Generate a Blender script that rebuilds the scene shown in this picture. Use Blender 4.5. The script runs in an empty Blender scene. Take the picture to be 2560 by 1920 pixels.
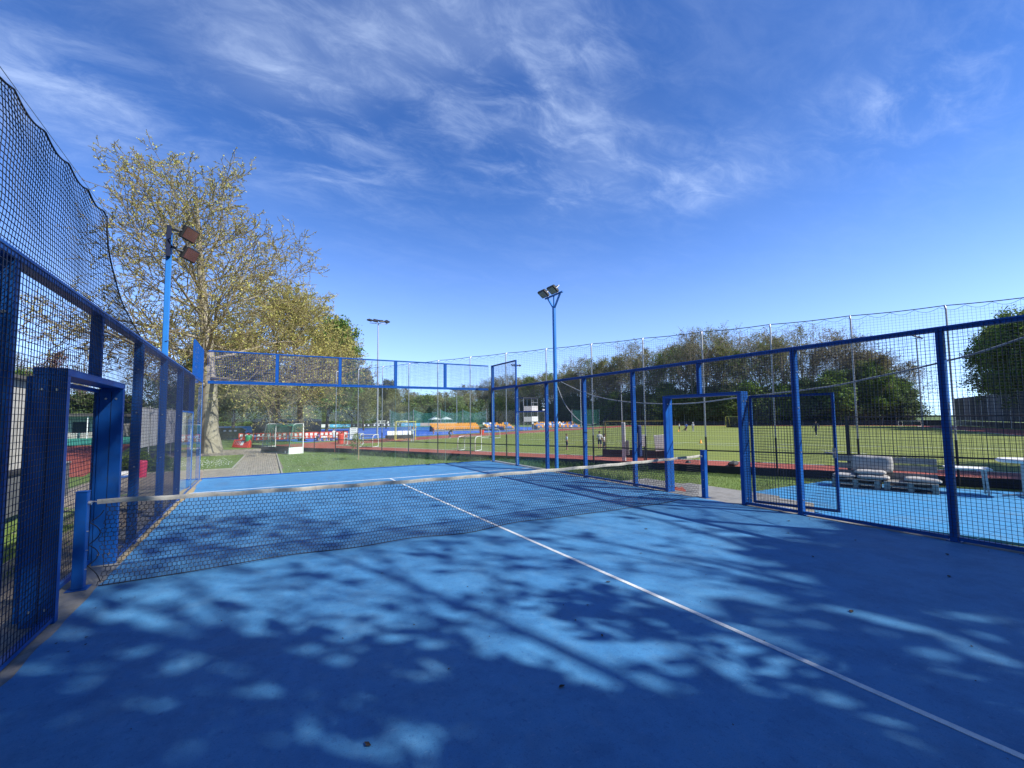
import bpy, math, random
import numpy as np
from mathutils import Vector, Matrix

# ------------------------------------------------------------------ camera, sky, sun, exposure
scene = bpy.context.scene
col = scene.collection
R = math.radians
cam_data = bpy.data.cameras.new('camera')
cam = bpy.data.objects.new('camera', cam_data); col.objects.link(cam); scene.camera = cam
cam_data.sensor_width = 36.0
cam_data.lens = 1104.74 / 2560 * 36.0
cam_data.shift_x = 16.5 / 2560
cam_data.shift_y = 13.5 / 2560
cam_data.clip_start = 0.05; cam_data.clip_end = 4000
_y, _p, _r = R(29.075), R(3.778), R(-0.5756)
_F = Vector((math.sin(_y)*math.cos(_p), math.cos(_y)*math.cos(_p), math.sin(_p)))
_R = Vector((math.cos(_y), -math.sin(_y), 0)); _U = _R.cross(_F)
_R2 = _R*math.cos(_r) + _U*math.sin(_r); _U2 = -_R*math.sin(_r) + _U*math.cos(_r)
cam.matrix_world = Matrix(((_R2.x, _U2.x, -_F.x, -3.4586), (_R2.y, _U2.y, -_F.y, -6.4614), (_R2.z, _U2.z, -_F.z, 1.7573), (0, 0, 0, 1)))

SUN = Vector((0.69, -0.92, 1.0)).normalized()
world = bpy.data.worlds.new('World'); scene.world = world; world.use_nodes = True
wt = world.node_tree; wn = wt.nodes; wl = wt.links
bg = wn['Background']; bg.inputs['Strength'].default_value = 0.132
sky = wn.new('ShaderNodeTexSky'); sky.sky_type = 'NISHITA'; sky.sun_disc = False
sky.sun_elevation = math.asin(SUN.z); sky.sun_rotation = math.atan2(SUN.x, SUN.y)
sky.altitude = 0; sky.air_density = 1.0; sky.dust_density = 0.0; sky.ozone_density = 4.0
def wmath(op, a, b=None, c=None):
    n = wn.new('ShaderNodeMath'); n.operation = op
    for i, v in enumerate((a, b, c)):
        if v is None: continue
        if isinstance(v, (int, float)): n.inputs[i].default_value = v
        else: wl.new(v, n.inputs[i])
    return n.outputs[0]
tc = wn.new('ShaderNodeTexCoord'); sp = wn.new('ShaderNodeSeparateXYZ'); wl.new(tc.outputs['Generated'], sp.inputs[0])
zz = wmath('ADD', wmath('MAXIMUM', sp.outputs[2], 0.0), 0.12)
cx_ = wmath('DIVIDE', sp.outputs[0], zz); cy_ = wmath('DIVIDE', sp.outputs[1], zz)
cp = wn.new('ShaderNodeCombineXYZ'); wl.new(cx_, cp.inputs[0]); wl.new(cy_, cp.inputs[1])
def wnoise(scale, detail, rough, dist, rot=0.0, stretch=(1, 1), off=(0, 0)):
    m = wn.new('ShaderNodeMapping'); m.inputs['Rotation'].default_value = (0, 0, rot); m.inputs['Scale'].default_value = (stretch[0], stretch[1], 1); m.inputs['Location'].default_value = (off[0], off[1], 0)
    wl.new(cp.outputs[0], m.inputs[0])
    n = wn.new('ShaderNodeTexNoise'); n.inputs['Scale'].default_value = scale; n.inputs['Detail'].default_value = detail; n.inputs['Roughness'].default_value = rough; n.inputs['Distortion'].default_value = dist
    wl.new(m.outputs[0], n.inputs['Vector']); return n.outputs['Fac']
def wramp(v, a, b):
    n = wn.new('ShaderNodeMapRange'); n.interpolation_type = 'SMOOTHSTEP'; wl.new(v, n.inputs[0]); n.inputs[1].default_value = a; n.inputs[2].default_value = b; return n.outputs[0]
# high thin cirrus: where the banks of it stand over the place (plane coordinates x/z, y/z)
cover = None
for (x, y, s, w) in ((0.58, 0.98, 0.24, .72), (0.92, 1.10, 0.22, .8), (0.60, 0.78, 0.12, .5), (0.30, 0.87, 0.13, .75), (0.17, 1.36, 0.26, .7), (-0.44, 1.42, 0.20, .85), (0.02, 1.08, 0.16, .5), (1.44, 0.43, 0.17, .8), (1.30, 0.90, 0.16, .8), (-1.6, 1.0, .6, .6), (0.3, -1.5, .8, .6), (-1.2, -.6, .7, .6), (1.7, -.7, .6, .6), (0.1, 0.2, .3, .5)):
    d = wn.new('ShaderNodeVectorMath'); d.operation = 'DISTANCE'; wl.new(cp.outputs[0], d.inputs[0]); d.inputs[1].default_value = (x, y, 0)
    q = wmath('DIVIDE', d.outputs['Value'], s)
    gss = wmath('MULTIPLY', wmath('POWER', 2.718, wmath('MULTIPLY', wmath('MULTIPLY', q, q), -0.8)), w)
    cover = gss if cover is None else wmath('ADD', cover, gss)
cover = wmath('MULTIPLY', wmath('MINIMUM', wmath('ADD', cover, 0.12), 1.0), wramp(sp.outputs[2], 0.14, 0.40))
n1 = wnoise(2.3, 10, 0.60, 0.7, R(64), (0.8, 1.9), (8.8, 6.5))
n2 = wnoise(6.5, 10, 0.68, 0.6, R(40), (0.85, 1.5), (4.7, 0.3))
n3 = wnoise(1.1, 5, 0.5, 0.4, R(20), (1, 1.4), (1.2, 9.3))
wisps = wmath('MULTIPLY_ADD', n2, 0.52, wmath('MULTIPLY', n1, 0.52))
veil = wramp(n3, 0.36, 0.78)
body = wramp(wisps, 0.42, 0.84)
mask = wmath('MULTIPLY', cover, wmath('MULTIPLY_ADD', veil, 0.34, wmath('MULTIPLY', body, 0.98)))
mask = wmath('MINIMUM', wmath('MULTIPLY', mask, 0.52), 0.8)
mix = wn.new('ShaderNodeMix'); mix.data_type = 'RGBA'
wl.new(mask, mix.inputs['Factor'])
sv = wn.new('ShaderNodeCombineXYZ'); wl.new(sp.outputs[0], sv.inputs[0]); wl.new(sp.outputs[1], sv.inputs[1]); wl.new(wmath('MULTIPLY_ADD', wmath('MAXIMUM', sp.outputs[2], 0.0), 0.92, 0.095), sv.inputs[2])
nv_ = wn.new('ShaderNodeVectorMath'); nv_.operation = 'NORMALIZE'; wl.new(sv.outputs[0], nv_.inputs[0]); wl.new(nv_.outputs[0], sky.inputs[0])
hs = wn.new('ShaderNodeHueSaturation'); hs.inputs['Saturation'].default_value = 1.23; hs.inputs['Hue'].default_value = 0.514; hs.inputs['Value'].default_value = 1.0
ev = wn.new('ShaderNodeMapRange'); wl.new(sp.outputs[2], ev.inputs[0]); ev.interpolation_type = 'SMOOTHSTEP'; ev.inputs[1].default_value = 0.0; ev.inputs[2].default_value = 0.62; ev.inputs[3].default_value = 1.62; ev.inputs[4].default_value = 1.0; wl.new(ev.outputs[0], hs.inputs['Value'])
es = wn.new('ShaderNodeMapRange'); wl.new(sp.outputs[2], es.inputs[0]); es.interpolation_type = 'SMOOTHSTEP'; es.inputs[2].default_value = 0.5; es.inputs[3].default_value = 1.04; es.inputs[4].default_value = 1.23; wl.new(es.outputs[0], hs.inputs['Saturation'])
wl.new(sky.outputs[0], hs.inputs['Color']); wl.new(hs.outputs[0], mix.inputs['A'])
mix.inputs['B'].default_value = (4.9, 5.9, 7.6, 1)
wl.new(mix.outputs['Result'], bg.inputs['Color'])

sun_data = bpy.data.lights.new('sun', 'SUN'); sun_data.energy = 5.0; sun_data.angle = R(0.53); sun_data.color = (1.0, 0.96, 0.89)
sun = bpy.data.objects.new('sun', sun_data); col.objects.link(sun)
sun.rotation_mode = 'QUATERNION'; sun.rotation_quaternion = SUN.to_track_quat('Z', 'Y'); sun.location = SUN * 60
vs = scene.view_settings; vs.view_transform = 'Standard'; vs.look = 'None'; vs.exposure = 0.58; vs.gamma = 1.0; vs.use_curve_mapping = False
scene.render.engine = 'CYCLES'
scene.cycles.max_bounces = 8; scene.cycles.transparent_max_bounces = 24; scene.cycles.diffuse_bounces = 3; scene.cycles.glossy_bounces = 3

# ------------------------------------------------------------------ helpers
def tag(o, label=None, cat=None, group=None, kind=None):
    if label: o['label'] = label
    if cat: o['category'] = cat
    if group: o['group'] = group
    if kind: o['kind'] = kind
    return o
def thing(name, loc, label, cat, group=None, rz=0.0):
    o = bpy.data.objects.new(name, None); o.empty_display_size = .2; o.location = loc; o.rotation_euler = (0, 0, rz); col.objects.link(o)
    return tag(o, label, cat, group)
def npmesh(V, F, smooth=False, mats=()):
    V = np.asarray(V, np.float32); F = np.asarray(F, np.int32); k = F.shape[1]
    me = bpy.data.meshes.new('mesh'); me.vertices.add(len(V)); me.vertices.foreach_set('co', V.ravel())
    me.loops.add(F.size); me.loops.foreach_set('vertex_index', F.ravel())
    me.polygons.add(len(F)); me.polygons.foreach_set('loop_start', np.arange(0, F.size, k, dtype=np.int32))
    me.polygons.foreach_set('loop_total', np.full(len(F), k, np.int32))
    if smooth: me.polygons.foreach_set('use_smooth', np.ones(len(F), bool))
    for m in mats: me.materials.append(m)
    me.update(calc_edges=True); return me
def link(name, me, parent=None, world_coords=False):
    o = bpy.data.objects.new(name, me); col.objects.link(o)
    if parent is not None:
        o.parent = parent
        if world_coords: o.location = -parent.location
    return o
class MB:
    def __init__(s): s.v = []; s.f = []; s.m = []; s.mi = 0; s.sm = []
    def add(s, vs, fs, smooth=False):
        b = len(s.v); s.v.extend([tuple(v) for v in vs])
        for f in fs: s.f.append(tuple(b+i for i in f)); s.m.append(s.mi); s.sm.append(smooth)
        return s
    def box(s, x0, x1, y0, y1, z0, z1, M=None):
        vs = [(x, y, z) for z in (z0, z1) for y in (y0, y1) for x in (x0, x1)]
        if M is not None: vs = [M @ Vector(v) for v in vs]
        return s.add(vs, [(0, 2, 3, 1), (4, 5, 7, 6), (0, 1, 5, 4), (2, 6, 7, 3), (0, 4, 6, 2), (1, 3, 7, 5)])
    def bbox(s, x0, x1, y0, y1, z0, z1, b=.01, M=None):
        # box with chamfered edges
        vs = []; idx = {}
        for i, x in enumerate((x0, x1)):
            for j, y in enumerate((y0, y1)):
                for k, z in enumerate((z0, z1)):
                    sx, sy, sz = (1, -1)[i], (1, -1)[j], (1, -1)[k]
                    for a, v in enumerate(((x, y+sy*b, z+sz*b), (x+sx*b, y, z+sz*b), (x+sx*b, y+sy*b, z))):
                        idx[i, j, k, a] = len(vs); vs.append(v)
        fs = []
        for i in (0, 1): fs.append([idx[i, j, k, 0] for j, k in ((0, 0), (1, 0), (1, 1), (0, 1))])
        for j in (0, 1): fs.append([idx[i, j, k, 1] for i, k in ((0, 0), (1, 0), (1, 1), (0, 1))])
        for k in (0, 1): fs.append([idx[i, j, k, 2] for i, j in ((0, 0), (1, 0), (1, 1), (0, 1))])
        for i in (0, 1):
            for j in (0, 1): fs.append([idx[i, j, 0, 0], idx[i, j, 1, 0], idx[i, j, 1, 1], idx[i, j, 0, 1]])
            for k in (0, 1): fs.append([idx[i, 0, k, 0], idx[i, 1, k, 0], idx[i, 1, k, 2], idx[i, 0, k, 2]])
        for j in (0, 1):
            for k in (0, 1): fs.append([idx[0, j, k, 1], idx[1, j, k, 1], idx[1, j, k, 2], idx[0, j, k, 2]])
        for i in (0, 1):
            for j in (0, 1):
                for k in (0, 1): fs.append([idx[i, j, k, 0], idx[i, j, k, 1], idx[i, j, k, 2]])
        c = Vector(((x0+x1)/2, (y0+y1)/2, (z0+z1)/2)); out = []
        for f in fs:
            p = [Vector(vs[q]) for q in f]; n = (p[1]-p[0]).cross(p[2]-p[0])
            if n.dot(sum(p, Vector())/len(p)-c) < 0: f = f[::-1]
            out.append(f)
        if M is not None: vs = [M @ Vector(v) for v in vs]
        return s.add(vs, out)
    def rod(s, p, q, r, n=6, r2=None, cap=True, smooth=True):
        p = Vector(p); q = Vector(q); d = (q-p).normalized(); r2 = r if r2 is None else r2
        a = d.orthogonal().normalized(); b = d.cross(a)
        vs = []
        for (c, rr) in ((p, r), (q, r2)):
            for i in range(n):
                t = 2*math.pi*i/n; vs.append(c + a*(rr*math.cos(t)) + b*(rr*math.sin(t)))
        s.add(vs, [(i, (i+1) % n, n+(i+1) % n, n+i) for i in range(n)], smooth and n > 4)
        if cap:
            s.add(vs[:n], [tuple(range(n))[::-1]]); s.add(vs[n:], [tuple(range(n))])
        return s
    def bar(s, p, q, w, h, up=(0, 0, 1)):
        p = Vector(p); q = Vector(q); d = q-p; L = d.length; d.normalize()
        u = Vector(up); x = d.cross(u)
        if x.length < 1e-4: x = d.orthogonal()
        x.normalize(); u = x.cross(d)
        M = Matrix(((x.x, d.x, u.x, p.x), (x.y, d.y, u.y, p.y), (x.z, d.z, u.z, p.z), (0, 0, 0, 1)))
        return s.box(-w/2, w/2, 0, L, -h/2, h/2, M)
    def tube(s, pts, r, n=6, smooth=True, cap=True):
        pts = [Vector(p) for p in pts]; k = len(pts)
        rs = r if hasattr(r, '__len__') else [r]*k
        a = None; vs = []
        for i in range(k):
            d = (pts[min(i+1, k-1)]-pts[max(i-1, 0)]).normalized()
            if a is None: a = d.orthogonal().normalized()
            else:
                a = a - d*a.dot(d); a = a.normalized() if a.length > 1e-6 else d.orthogonal().normalized()
            b = d.cross(a)
            for j in range(n):
                t = 2*math.pi*j/n; vs.append(pts[i] + a*(rs[i]*math.cos(t)) + b*(rs[i]*math.sin(t)))
        fs = [(i*n+j, i*n+(j+1) % n, (i+1)*n+(j+1) % n, (i+1)*n+j) for i in range(k-1) for j in range(n)]
        s.add(vs, fs, smooth)
        if cap: s.add(vs[:n], [tuple(range(n))[::-1]]); s.add(vs[-n:], [tuple(range(n))])
        return s
    def lathe(s, prof, n=16, c=(0, 0, 0), smooth=True):
        vs = []
        for (r, z) in prof:
            for j in range(n):
                t = 2*math.pi*j/n; vs.append((c[0]+r*math.cos(t), c[1]+r*math.sin(t), c[2]+z))
        fs = [(i*n+j, i*n+(j+1) % n, (i+1)*n+(j+1) % n, (i+1)*n+j) for i in range(len(prof)-1) for j in range(n)]
        s.add(vs, fs, smooth)
        s.add(vs[:n], [tuple(range(n))[::-1]]); s.add(vs[-n:], [tuple(range(n))]); return s
    def poly(s, pts): return s.add(pts, [tuple(range(len(pts)))])
    def mesh(s, *mats):
        me = bpy.data.meshes.new('mesh'); me.from_pydata(s.v, [], s.f)
        for m in mats: me.materials.append(m)
        me.polygons.foreach_set('material_index', s.m); me.polygons.foreach_set('use_smooth', s.sm); me.update(); return me
    def build(s, name, mat, parent=None, world_coords=False):
        return link(name, s.mesh(*(mat if isinstance(mat, (list, tuple)) else (mat,))), parent, world_coords)
def copy_tree(o, parent=None):
    c = o.copy(); col.objects.link(c)
    if parent is not None: c.parent = parent
    for ch in [k for k in KIDS.get(o.name, [])]: KIDS.setdefault(c.name, []).append(copy_tree(ch, c))
    return c
KIDS = {}
def kid(root, o): KIDS.setdefault(root.name, []).append(o); return o

def zg(x, y):
    d = np.hypot(np.maximum(np.abs(x)-5.2, 0), np.maximum(np.abs(y)-10.2, 0)); t = np.clip((d-.6)/2.4, 0, 1)
    return -0.38-0.22*t*t*(3-2*t)
def UV(u, v, z=0.0): return (3.81+.458*u+.889*v, 23.86-.889*u+.458*v, z)

# ------------------------------------------------------------------ materials
MATS = {}
def mat(name, c, rough=.6, metal=0.0, var=.12, scale=8.0, bump=0.0, bscale=60.0, spec=.5, c2=None, coords='Object', dirt=None, dscale=1.5, island=0.0, trans=None, stretch=(1, 1, 1)):
    m = bpy.data.materials.new(name); m.use_nodes = True; nt = m.node_tree; N = nt.nodes; L = nt.links; b = N['Principled BSDF']
    b.inputs['Roughness'].default_value = rough; b.inputs['Metallic'].default_value = metal; b.inputs['Specular IOR Level'].default_value = spec
    t = N.new('ShaderNodeTexCoord'); mp = N.new('ShaderNodeMapping'); mp.inputs['Scale'].default_value = stretch; L.new(t.outputs[coords], mp.inputs[0])
    no = N.new('ShaderNodeTexNoise'); no.inputs['Scale'].default_value = scale; no.inputs['Detail'].default_value = 6; no.inputs['Roughness'].default_value = .65; L.new(mp.outputs[0], no.inputs['Vector'])
    mr = N.new('ShaderNodeMapRange'); mr.inputs[1].default_value = .3; mr.inputs[2].default_value = .7; L.new(no.outputs['Fac'], mr.inputs[0])
    mx = N.new('ShaderNodeMix'); mx.data_type = 'RGBA'; L.new(mr.outputs[0], mx.inputs['Factor'])
    c2 = c2 or tuple(v*(1-2*var) for v in c); ca = c if c2 else c
    mx.inputs['A'].default_value = (*[min(1, v*(1+var)) for v in c], 1) if c2 is None else (*c, 1); mx.inputs['B'].default_value = (*c2, 1)
    out = mx.outputs['Result']
    if dirt:
        n2 = N.new('ShaderNodeTexNoise'); n2.inputs['Scale'].default_value = dscale; n2.inputs['Detail'].default_value = 8; n2.inputs['Roughness'].default_value = .7; L.new(mp.outputs[0], n2.inputs['Vector'])
        r2 = N.new('ShaderNodeMapRange'); r2.inputs[1].default_value = .52; r2.inputs[2].default_value = .72; r2.inputs[4].default_value = .75; L.new(n2.outputs['Fac'], r2.inputs[0])
        m2 = N.new('ShaderNodeMix'); m2.data_type = 'RGBA'; L.new(r2.outputs[0], m2.inputs['Factor']); L.new(out, m2.inputs['A']); m2.inputs['B'].default_value = (*dirt, 1); out = m2.outputs['Result']
    if island:
        g = N.new('ShaderNodeNewGeometry'); h = N.new('ShaderNodeHueSaturation')
        a = N.new('ShaderNodeMapRange'); a.inputs[3].default_value = 1-island; a.inputs[4].default_value = 1+island; L.new(g.outputs['Random Per Island'], a.inputs[0]); L.new(a.outputs[0], h.inputs['Value'])
        mm = N.new('ShaderNodeMath'); mm.operation = 'MULTIPLY'; mm.inputs[1].default_value = 7.31; L.new(g.outputs['Random Per Island'], mm.inputs[0])
        fr = N.new('ShaderNodeMath'); fr.operation = 'FRACT'; L.new(mm.outputs[0], fr.inputs[0])
        a2 = N.new('ShaderNodeMapRange'); a2.inputs[3].default_value = .5-island*.07; a2.inputs[4].default_value = .5+island*.07; L.new(fr.outputs[0], a2.inputs[0]); L.new(a2.outputs[0], h.inputs['Hue'])
        L.new(out, h.inputs['Color']); out = h.outputs[0]
    L.new(out, b.inputs['Base Color'])
    if bump:
        nb = N.new('ShaderNodeTexNoise'); nb.inputs['Scale'].default_value = bscale; nb.inputs['Detail'].default_value = 4; L.new(mp.outputs[0], nb.inputs['Vector'])
        bp = N.new('ShaderNodeBump'); bp.inputs['Strength'].default_value = bump; bp.inputs['Distance'].default_value = .01; L.new(nb.outputs['Fac'], bp.inputs['Height']); L.new(bp.outputs[0], b.inputs['Normal'])
    if trans:
        tr = N.new('ShaderNodeBsdfTranslucent'); L.new(out, tr.inputs['Color']); ms = N.new('ShaderNodeMixShader'); ms.inputs[0].default_value = trans
        L.new(b.outputs[0], ms.inputs[1]); L.new(tr.outputs[0], ms.inputs[2]); L.new(ms.outputs[0], N['Material Output'].inputs['Surface'])
    MATS[name] = m; return m
def glass_mat(name, tint, ior=1.45, rough=0.0):
    m = bpy.data.materials.new(name); m.use_nodes = True; N = m.node_tree.nodes; L = m.node_tree.links; N.remove(N['Principled BSDF'])
    t = N.new('ShaderNodeBsdfTransparent'); t.inputs[0].default_value = (*tint, 1); g = N.new('ShaderNodeBsdfGlossy'); g.inputs['Roughness'].default_value = rough; g.inputs[0].default_value = (1, 1, 1, 1)
    f = N.new('ShaderNodeFresnel'); f.inputs[0].default_value = ior; ge = N.new('ShaderNodeNewGeometry'); sb = N.new('ShaderNodeMath'); sb.operation = 'SUBTRACT'; sb.inputs[0].default_value = 1; L.new(ge.outputs['Backfacing'], sb.inputs[1]); ml = N.new('ShaderNodeMath'); ml.operation = 'MULTIPLY'; L.new(f.outputs[0], ml.inputs[0]); L.new(sb.outputs[0], ml.inputs[1])
    x = N.new('ShaderNodeMixShader'); L.new(ml.outputs[0], x.inputs[0]); L.new(t.outputs[0], x.inputs[1]); L.new(g.outputs[0], x.inputs[2])
    # faint film of dust on the pane
    tc_ = N.new('ShaderNodeTexCoord'); no = N.new('ShaderNodeTexNoise'); no.inputs['Scale'].default_value = 1.7; no.inputs['Detail'].default_value = 7; L.new(tc_.outputs['Object'], no.inputs['Vector'])
    mr = N.new('ShaderNodeMapRange'); mr.inputs[1].default_value = .35; mr.inputs[2].default_value = .8; mr.inputs[3].default_value = .01; mr.inputs[4].default_value = .07; L.new(no.outputs['Fac'], mr.inputs[0])
    d = N.new('ShaderNodeBsdfDiffuse'); d.inputs[0].default_value = (.5, .5, .47, 1); x2 = N.new('ShaderNodeMixShader'); L.new(mr.outputs[0], x2.inputs[0]); L.new(x.outputs[0], x2.inputs[1]); L.new(d.outputs[0], x2.inputs[2])
    L.new(x2.outputs[0], N['Material Output'].inputs['Surface']); return m

M_blue = mat('blue_powder_coat', (.006, .088, .37), .42, var=.08, scale=3, c2=(.007, .074, .32), bump=.05, bscale=90, dirt=(.018, .070, .22), dscale=5, spec=.22)
M_navy = mat('dark_wire', (.010, .018, .055), .5, var=.1, spec=.35)
M_pole = mat('sky_blue_paint', (.02, .20, .60), .42, c2=(.02, .17, .52), scale=4)
M_court = None
M_white = mat('white_paint', (.78, .78, .76), .55, c2=(.66, .66, .62), scale=14)
M_line = mat('court_line_paint', (.74, .76, .76), .7, c2=(.52, .55, .56), scale=22, dirt=(.30, .36, .42), dscale=9)
M_concrete = mat('concrete', (.26, .255, .24), .9, c2=(.17, .165, .15), scale=6, bump=.4, bscale=80, dirt=(.16, .145, .12), dscale=3)
M_galv = mat('galvanised_steel', (.50, .51, .52), .45, .55, c2=(.38, .39, .41), scale=20)
M_black = mat('black_plastic', (.015, .016, .018), .5, c2=(.025, .025, .026))
M_black2 = mat('black_rubber', (.022, .024, .028), .75, c2=(.04, .04, .042))
M_band = mat('net_band_canvas', (.46, .45, .41), .85, c2=(.36, .35, .31), scale=7, dirt=(.13, .12, .105), dscale=16, bump=.4, bscale=90)
M_cord = mat('black_cord', (.012, .014, .022), .7)
M_cordgrey = mat('grey_green_cord', (.05, .07, .08), .7)
M_glass = glass_mat('court_glass', (.93, .965, .95))
M_edge = mat('glass_edge', (.42, .62, .55), .3, c2=(.30, .50, .44), trans=.35)
M_bolt = mat('steel_bolt', (.65, .65, .65), .3, .8)
M_red = mat('red_plastic', (.62, .055, .028), .45, c2=(.52, .045, .025))
M_orange = mat('orange_seat', (.75, .33, .035), .5, c2=(.66, .28, .03))
M_seatblue = mat('blue_seat', (.10, .25, .60), .5)
M_green = mat('green_plastic', (.02, .24, .10), .5)
M_yellow = mat('yellow_paint', (.72, .66, .10), .5, c2=(.60, .54, .09))
M_pink = mat('pinkish_red_plastic', (.62, .05, .12), .5)
M_netgreen = mat('green_net_cord', (.03, .24, .17), .7)
M_timber = mat('weathered_timber', (.48, .46, .42), .85, c2=(.33, .31, .28), scale=5, stretch=(1, 12, 12), bump=.3, bscale=40)
M_wood = mat('pale_wood', (.45, .32, .17), .8, c2=(.36, .25, .13), stretch=(8, 8, 1))
M_cushion = mat('grey_cushion_cloth', (.42, .41, .395), .95, c2=(.33, .32, .31), scale=5, bump=.4, bscale=30)
M_leafdry = mat('dry_leaf', (.035, .024, .015), .8)
# ------------------------------------------------------------------ the setting
def structure(o): o['kind'] = 'structure'; return o
def stuff(o, label, cat): return tag(o, label, cat, None, 'stuff')
rng = np.random.default_rng(7)

M_grass = mat('lawn', (.105, .175, .030), .95, c2=(.14, .195, .036), scale=.9, bump=.9, bscale=35, dirt=(.085, .085, .030), dscale=.35)
# terrain: one sheet to the horizon, falling half a metre away from the raised court
def graded(a, b, step, far):
    c = np.arange(a, b+.01, step); g = [1.6**k*step*1.5 for k in range(1, 14)]; e = np.cumsum(g); e = e[e < far]; e = np.append(e, far)
    return np.concatenate([a-e[::-1], c, b+e])
gx = graded(-24, 34, 1.0, 1500); gy = graded(-24, 44, 1.0, 1800)
GX, GY = np.meshgrid(gx, gy); GZ = zg(GX, GY)
nx, ny = len(gx), len(gy)
idx = np.arange(nx*ny).reshape(ny, nx)
F = np.stack([idx[:-1, :-1], idx[:-1, 1:], idx[1:, 1:], idx[1:, :-1]], -1).reshape(-1, 4)
structure(link('ground', npmesh(np.stack([GX, GY, GZ], -1).reshape(-1, 3), F, True, (M_grass,))))

# court: concrete slab, painted floor, lines
slab = MB().bbox(-5.42, 5.42, -10.42, 10.42, -.62, -.014, .012).build('court_slab', M_concrete); structure(slab)
m = bpy.data.materials.new('blue_court_acrylic'); m.use_nodes = True; N = m.node_tree.nodes; L = m.node_tree.links; b = N['Principled BSDF']
tcn = N.new('ShaderNodeTexCoord')
def nz(scale, det=6, ro=.6, st=(1, 1, 1)):
    mp = N.new('ShaderNodeMapping'); mp.inputs['Scale'].default_value = st; L.new(tcn.outputs['Object'], mp.inputs[0])
    n = N.new('ShaderNodeTexNoise'); n.inputs['Scale'].default_value = scale; n.inputs['Detail'].default_value = det; n.inputs['Roughness'].default_value = ro; L.new(mp.outputs[0], n.inputs['Vector']); return n.outputs['Fac']
def ramp(v, a, b_, lo=0, hi=1):
    n = N.new('ShaderNodeMapRange'); n.inputs[1].default_value = a; n.inputs[2].default_value = b_; n.inputs[3].default_value = lo; n.inputs[4].default_value = hi; L.new(v, n.inputs[0]); return n.outputs[0]
def mixc(f, a, b_):
    n = N.new('ShaderNodeMix'); n.data_type = 'RGBA'; L.new(f, n.inputs['Factor'])
    for k, v in (('A', a), ('B', b_)):
        if isinstance(v, tuple): n.inputs[k].default_value = (*v, 1)
        else: L.new(v, n.inputs[k])
    return n.outputs['Result']
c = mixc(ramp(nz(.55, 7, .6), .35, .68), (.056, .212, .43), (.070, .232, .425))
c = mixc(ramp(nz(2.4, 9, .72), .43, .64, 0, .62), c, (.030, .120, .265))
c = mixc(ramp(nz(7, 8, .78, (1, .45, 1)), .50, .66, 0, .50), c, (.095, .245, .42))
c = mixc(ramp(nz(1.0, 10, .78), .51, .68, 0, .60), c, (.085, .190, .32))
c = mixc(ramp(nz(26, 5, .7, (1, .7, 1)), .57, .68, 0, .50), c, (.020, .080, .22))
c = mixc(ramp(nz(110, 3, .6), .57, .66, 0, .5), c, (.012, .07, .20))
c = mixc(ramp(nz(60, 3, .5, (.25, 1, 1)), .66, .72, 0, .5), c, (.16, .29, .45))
L.new(c, b.inputs['Base Color']); b.inputs['Roughness'].default_value = .62; b.inputs['Specular IOR Level'].default_value = .35
bp = N.new('ShaderNodeBump'); bp.inputs['Strength'].default_value = .25; bp.inputs['Distance'].default_value = .004; L.new(nz(180, 3, .6), bp.inputs['Height']); L.new(bp.outputs[0], b.inputs['Normal'])
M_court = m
floor = MB()
# floor sheet with a slightly ragged painted edge
edge = []
def rag(a, b_, n, axis, cst, amp):
    for i in range(n):
        t = a+(b_-a)*i/n; o = cst+random.Random(int(t*1000)+axis).uniform(-amp, amp); edge.append((t, o, 0) if axis == 0 else (o, t, 0))
rag(-4.93, 4.93, 60, 0, -10.05, .015); rag(-10.05, 10.05, 120, 1, 4.93, .015); rag(4.93, -4.93, 60, 0, 10.02, .012); rag(10.05, -10.05, 120, 1, -4.93, .018)
floor.add([(0, 0, 0)]+edge, [(0, i+1, (i+1) % len(edge)+1) for i in range(len(edge))])
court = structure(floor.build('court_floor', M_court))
for (x0, x1, y0, y1) in ((-.025, .025, -6.93, 6.93), (-4.93, 4.93, 6.93, 6.98), (-4.93, 4.93, -6.98, -6.93)):
    MB().box(x0, x1, y0, y1, .001, .004).build('court_line', M_line, court)

# pitch, running track, hockey pitch and the left-hand sports surfaces
M_track = mat('red_track', (.34, .075, .040), .85, c2=(.28, .06, .034), scale=1.2, bump=.3, bscale=60, dirt=(.30, .11, .07), dscale=.5)
M_turf = mat('green_turf', (.150, .185, .022), .95, c2=(.185, .215, .028), scale=.25, bump=.5, bscale=40, dirt=(.10, .14, .035), dscale=.12)
M_hockey = mat('blue_hockey_turf', (.03, .11, .48), .85, c2=(.035, .13, .52), scale=.2)
M_hockeyg = mat('green_sport_floor', (.03, .24, .17), .85, c2=(.04, .28, .2), scale=.2)
def quad_uv(name, u0, u1, v0, v1, z, mt, parent=None):
    return MB().poly([UV(u0, v0, z), UV(u1, v0, z), UV(u1, v1, z), UV(u0, v1, z)]).build(name, mt, parent)
structure(quad_uv('running_track', -19.5, 49.5, .12, 110, -.594, M_track))
pitch = structure(quad_uv('green_pitch', -13, 43, 5.45, 104, -.588, M_turf))
for (u0, u1, v0, v1) in ((-13, 43, 5.5, 5.62), (-12.9, -12.78, 5.7, 104), (42.8, 42.92, 5.7, 104), (-12.7, 42.7, 22.4, 22.52), (-12.7, 42.7, 54.7, 54.82), (-4, 34, 38.2, 38.3), (-12.7, 42.7, 103.7, 103.85)):
    quad_uv('pitch_line', u0, u1, v0, v1, -.583, M_line, pitch)
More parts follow.
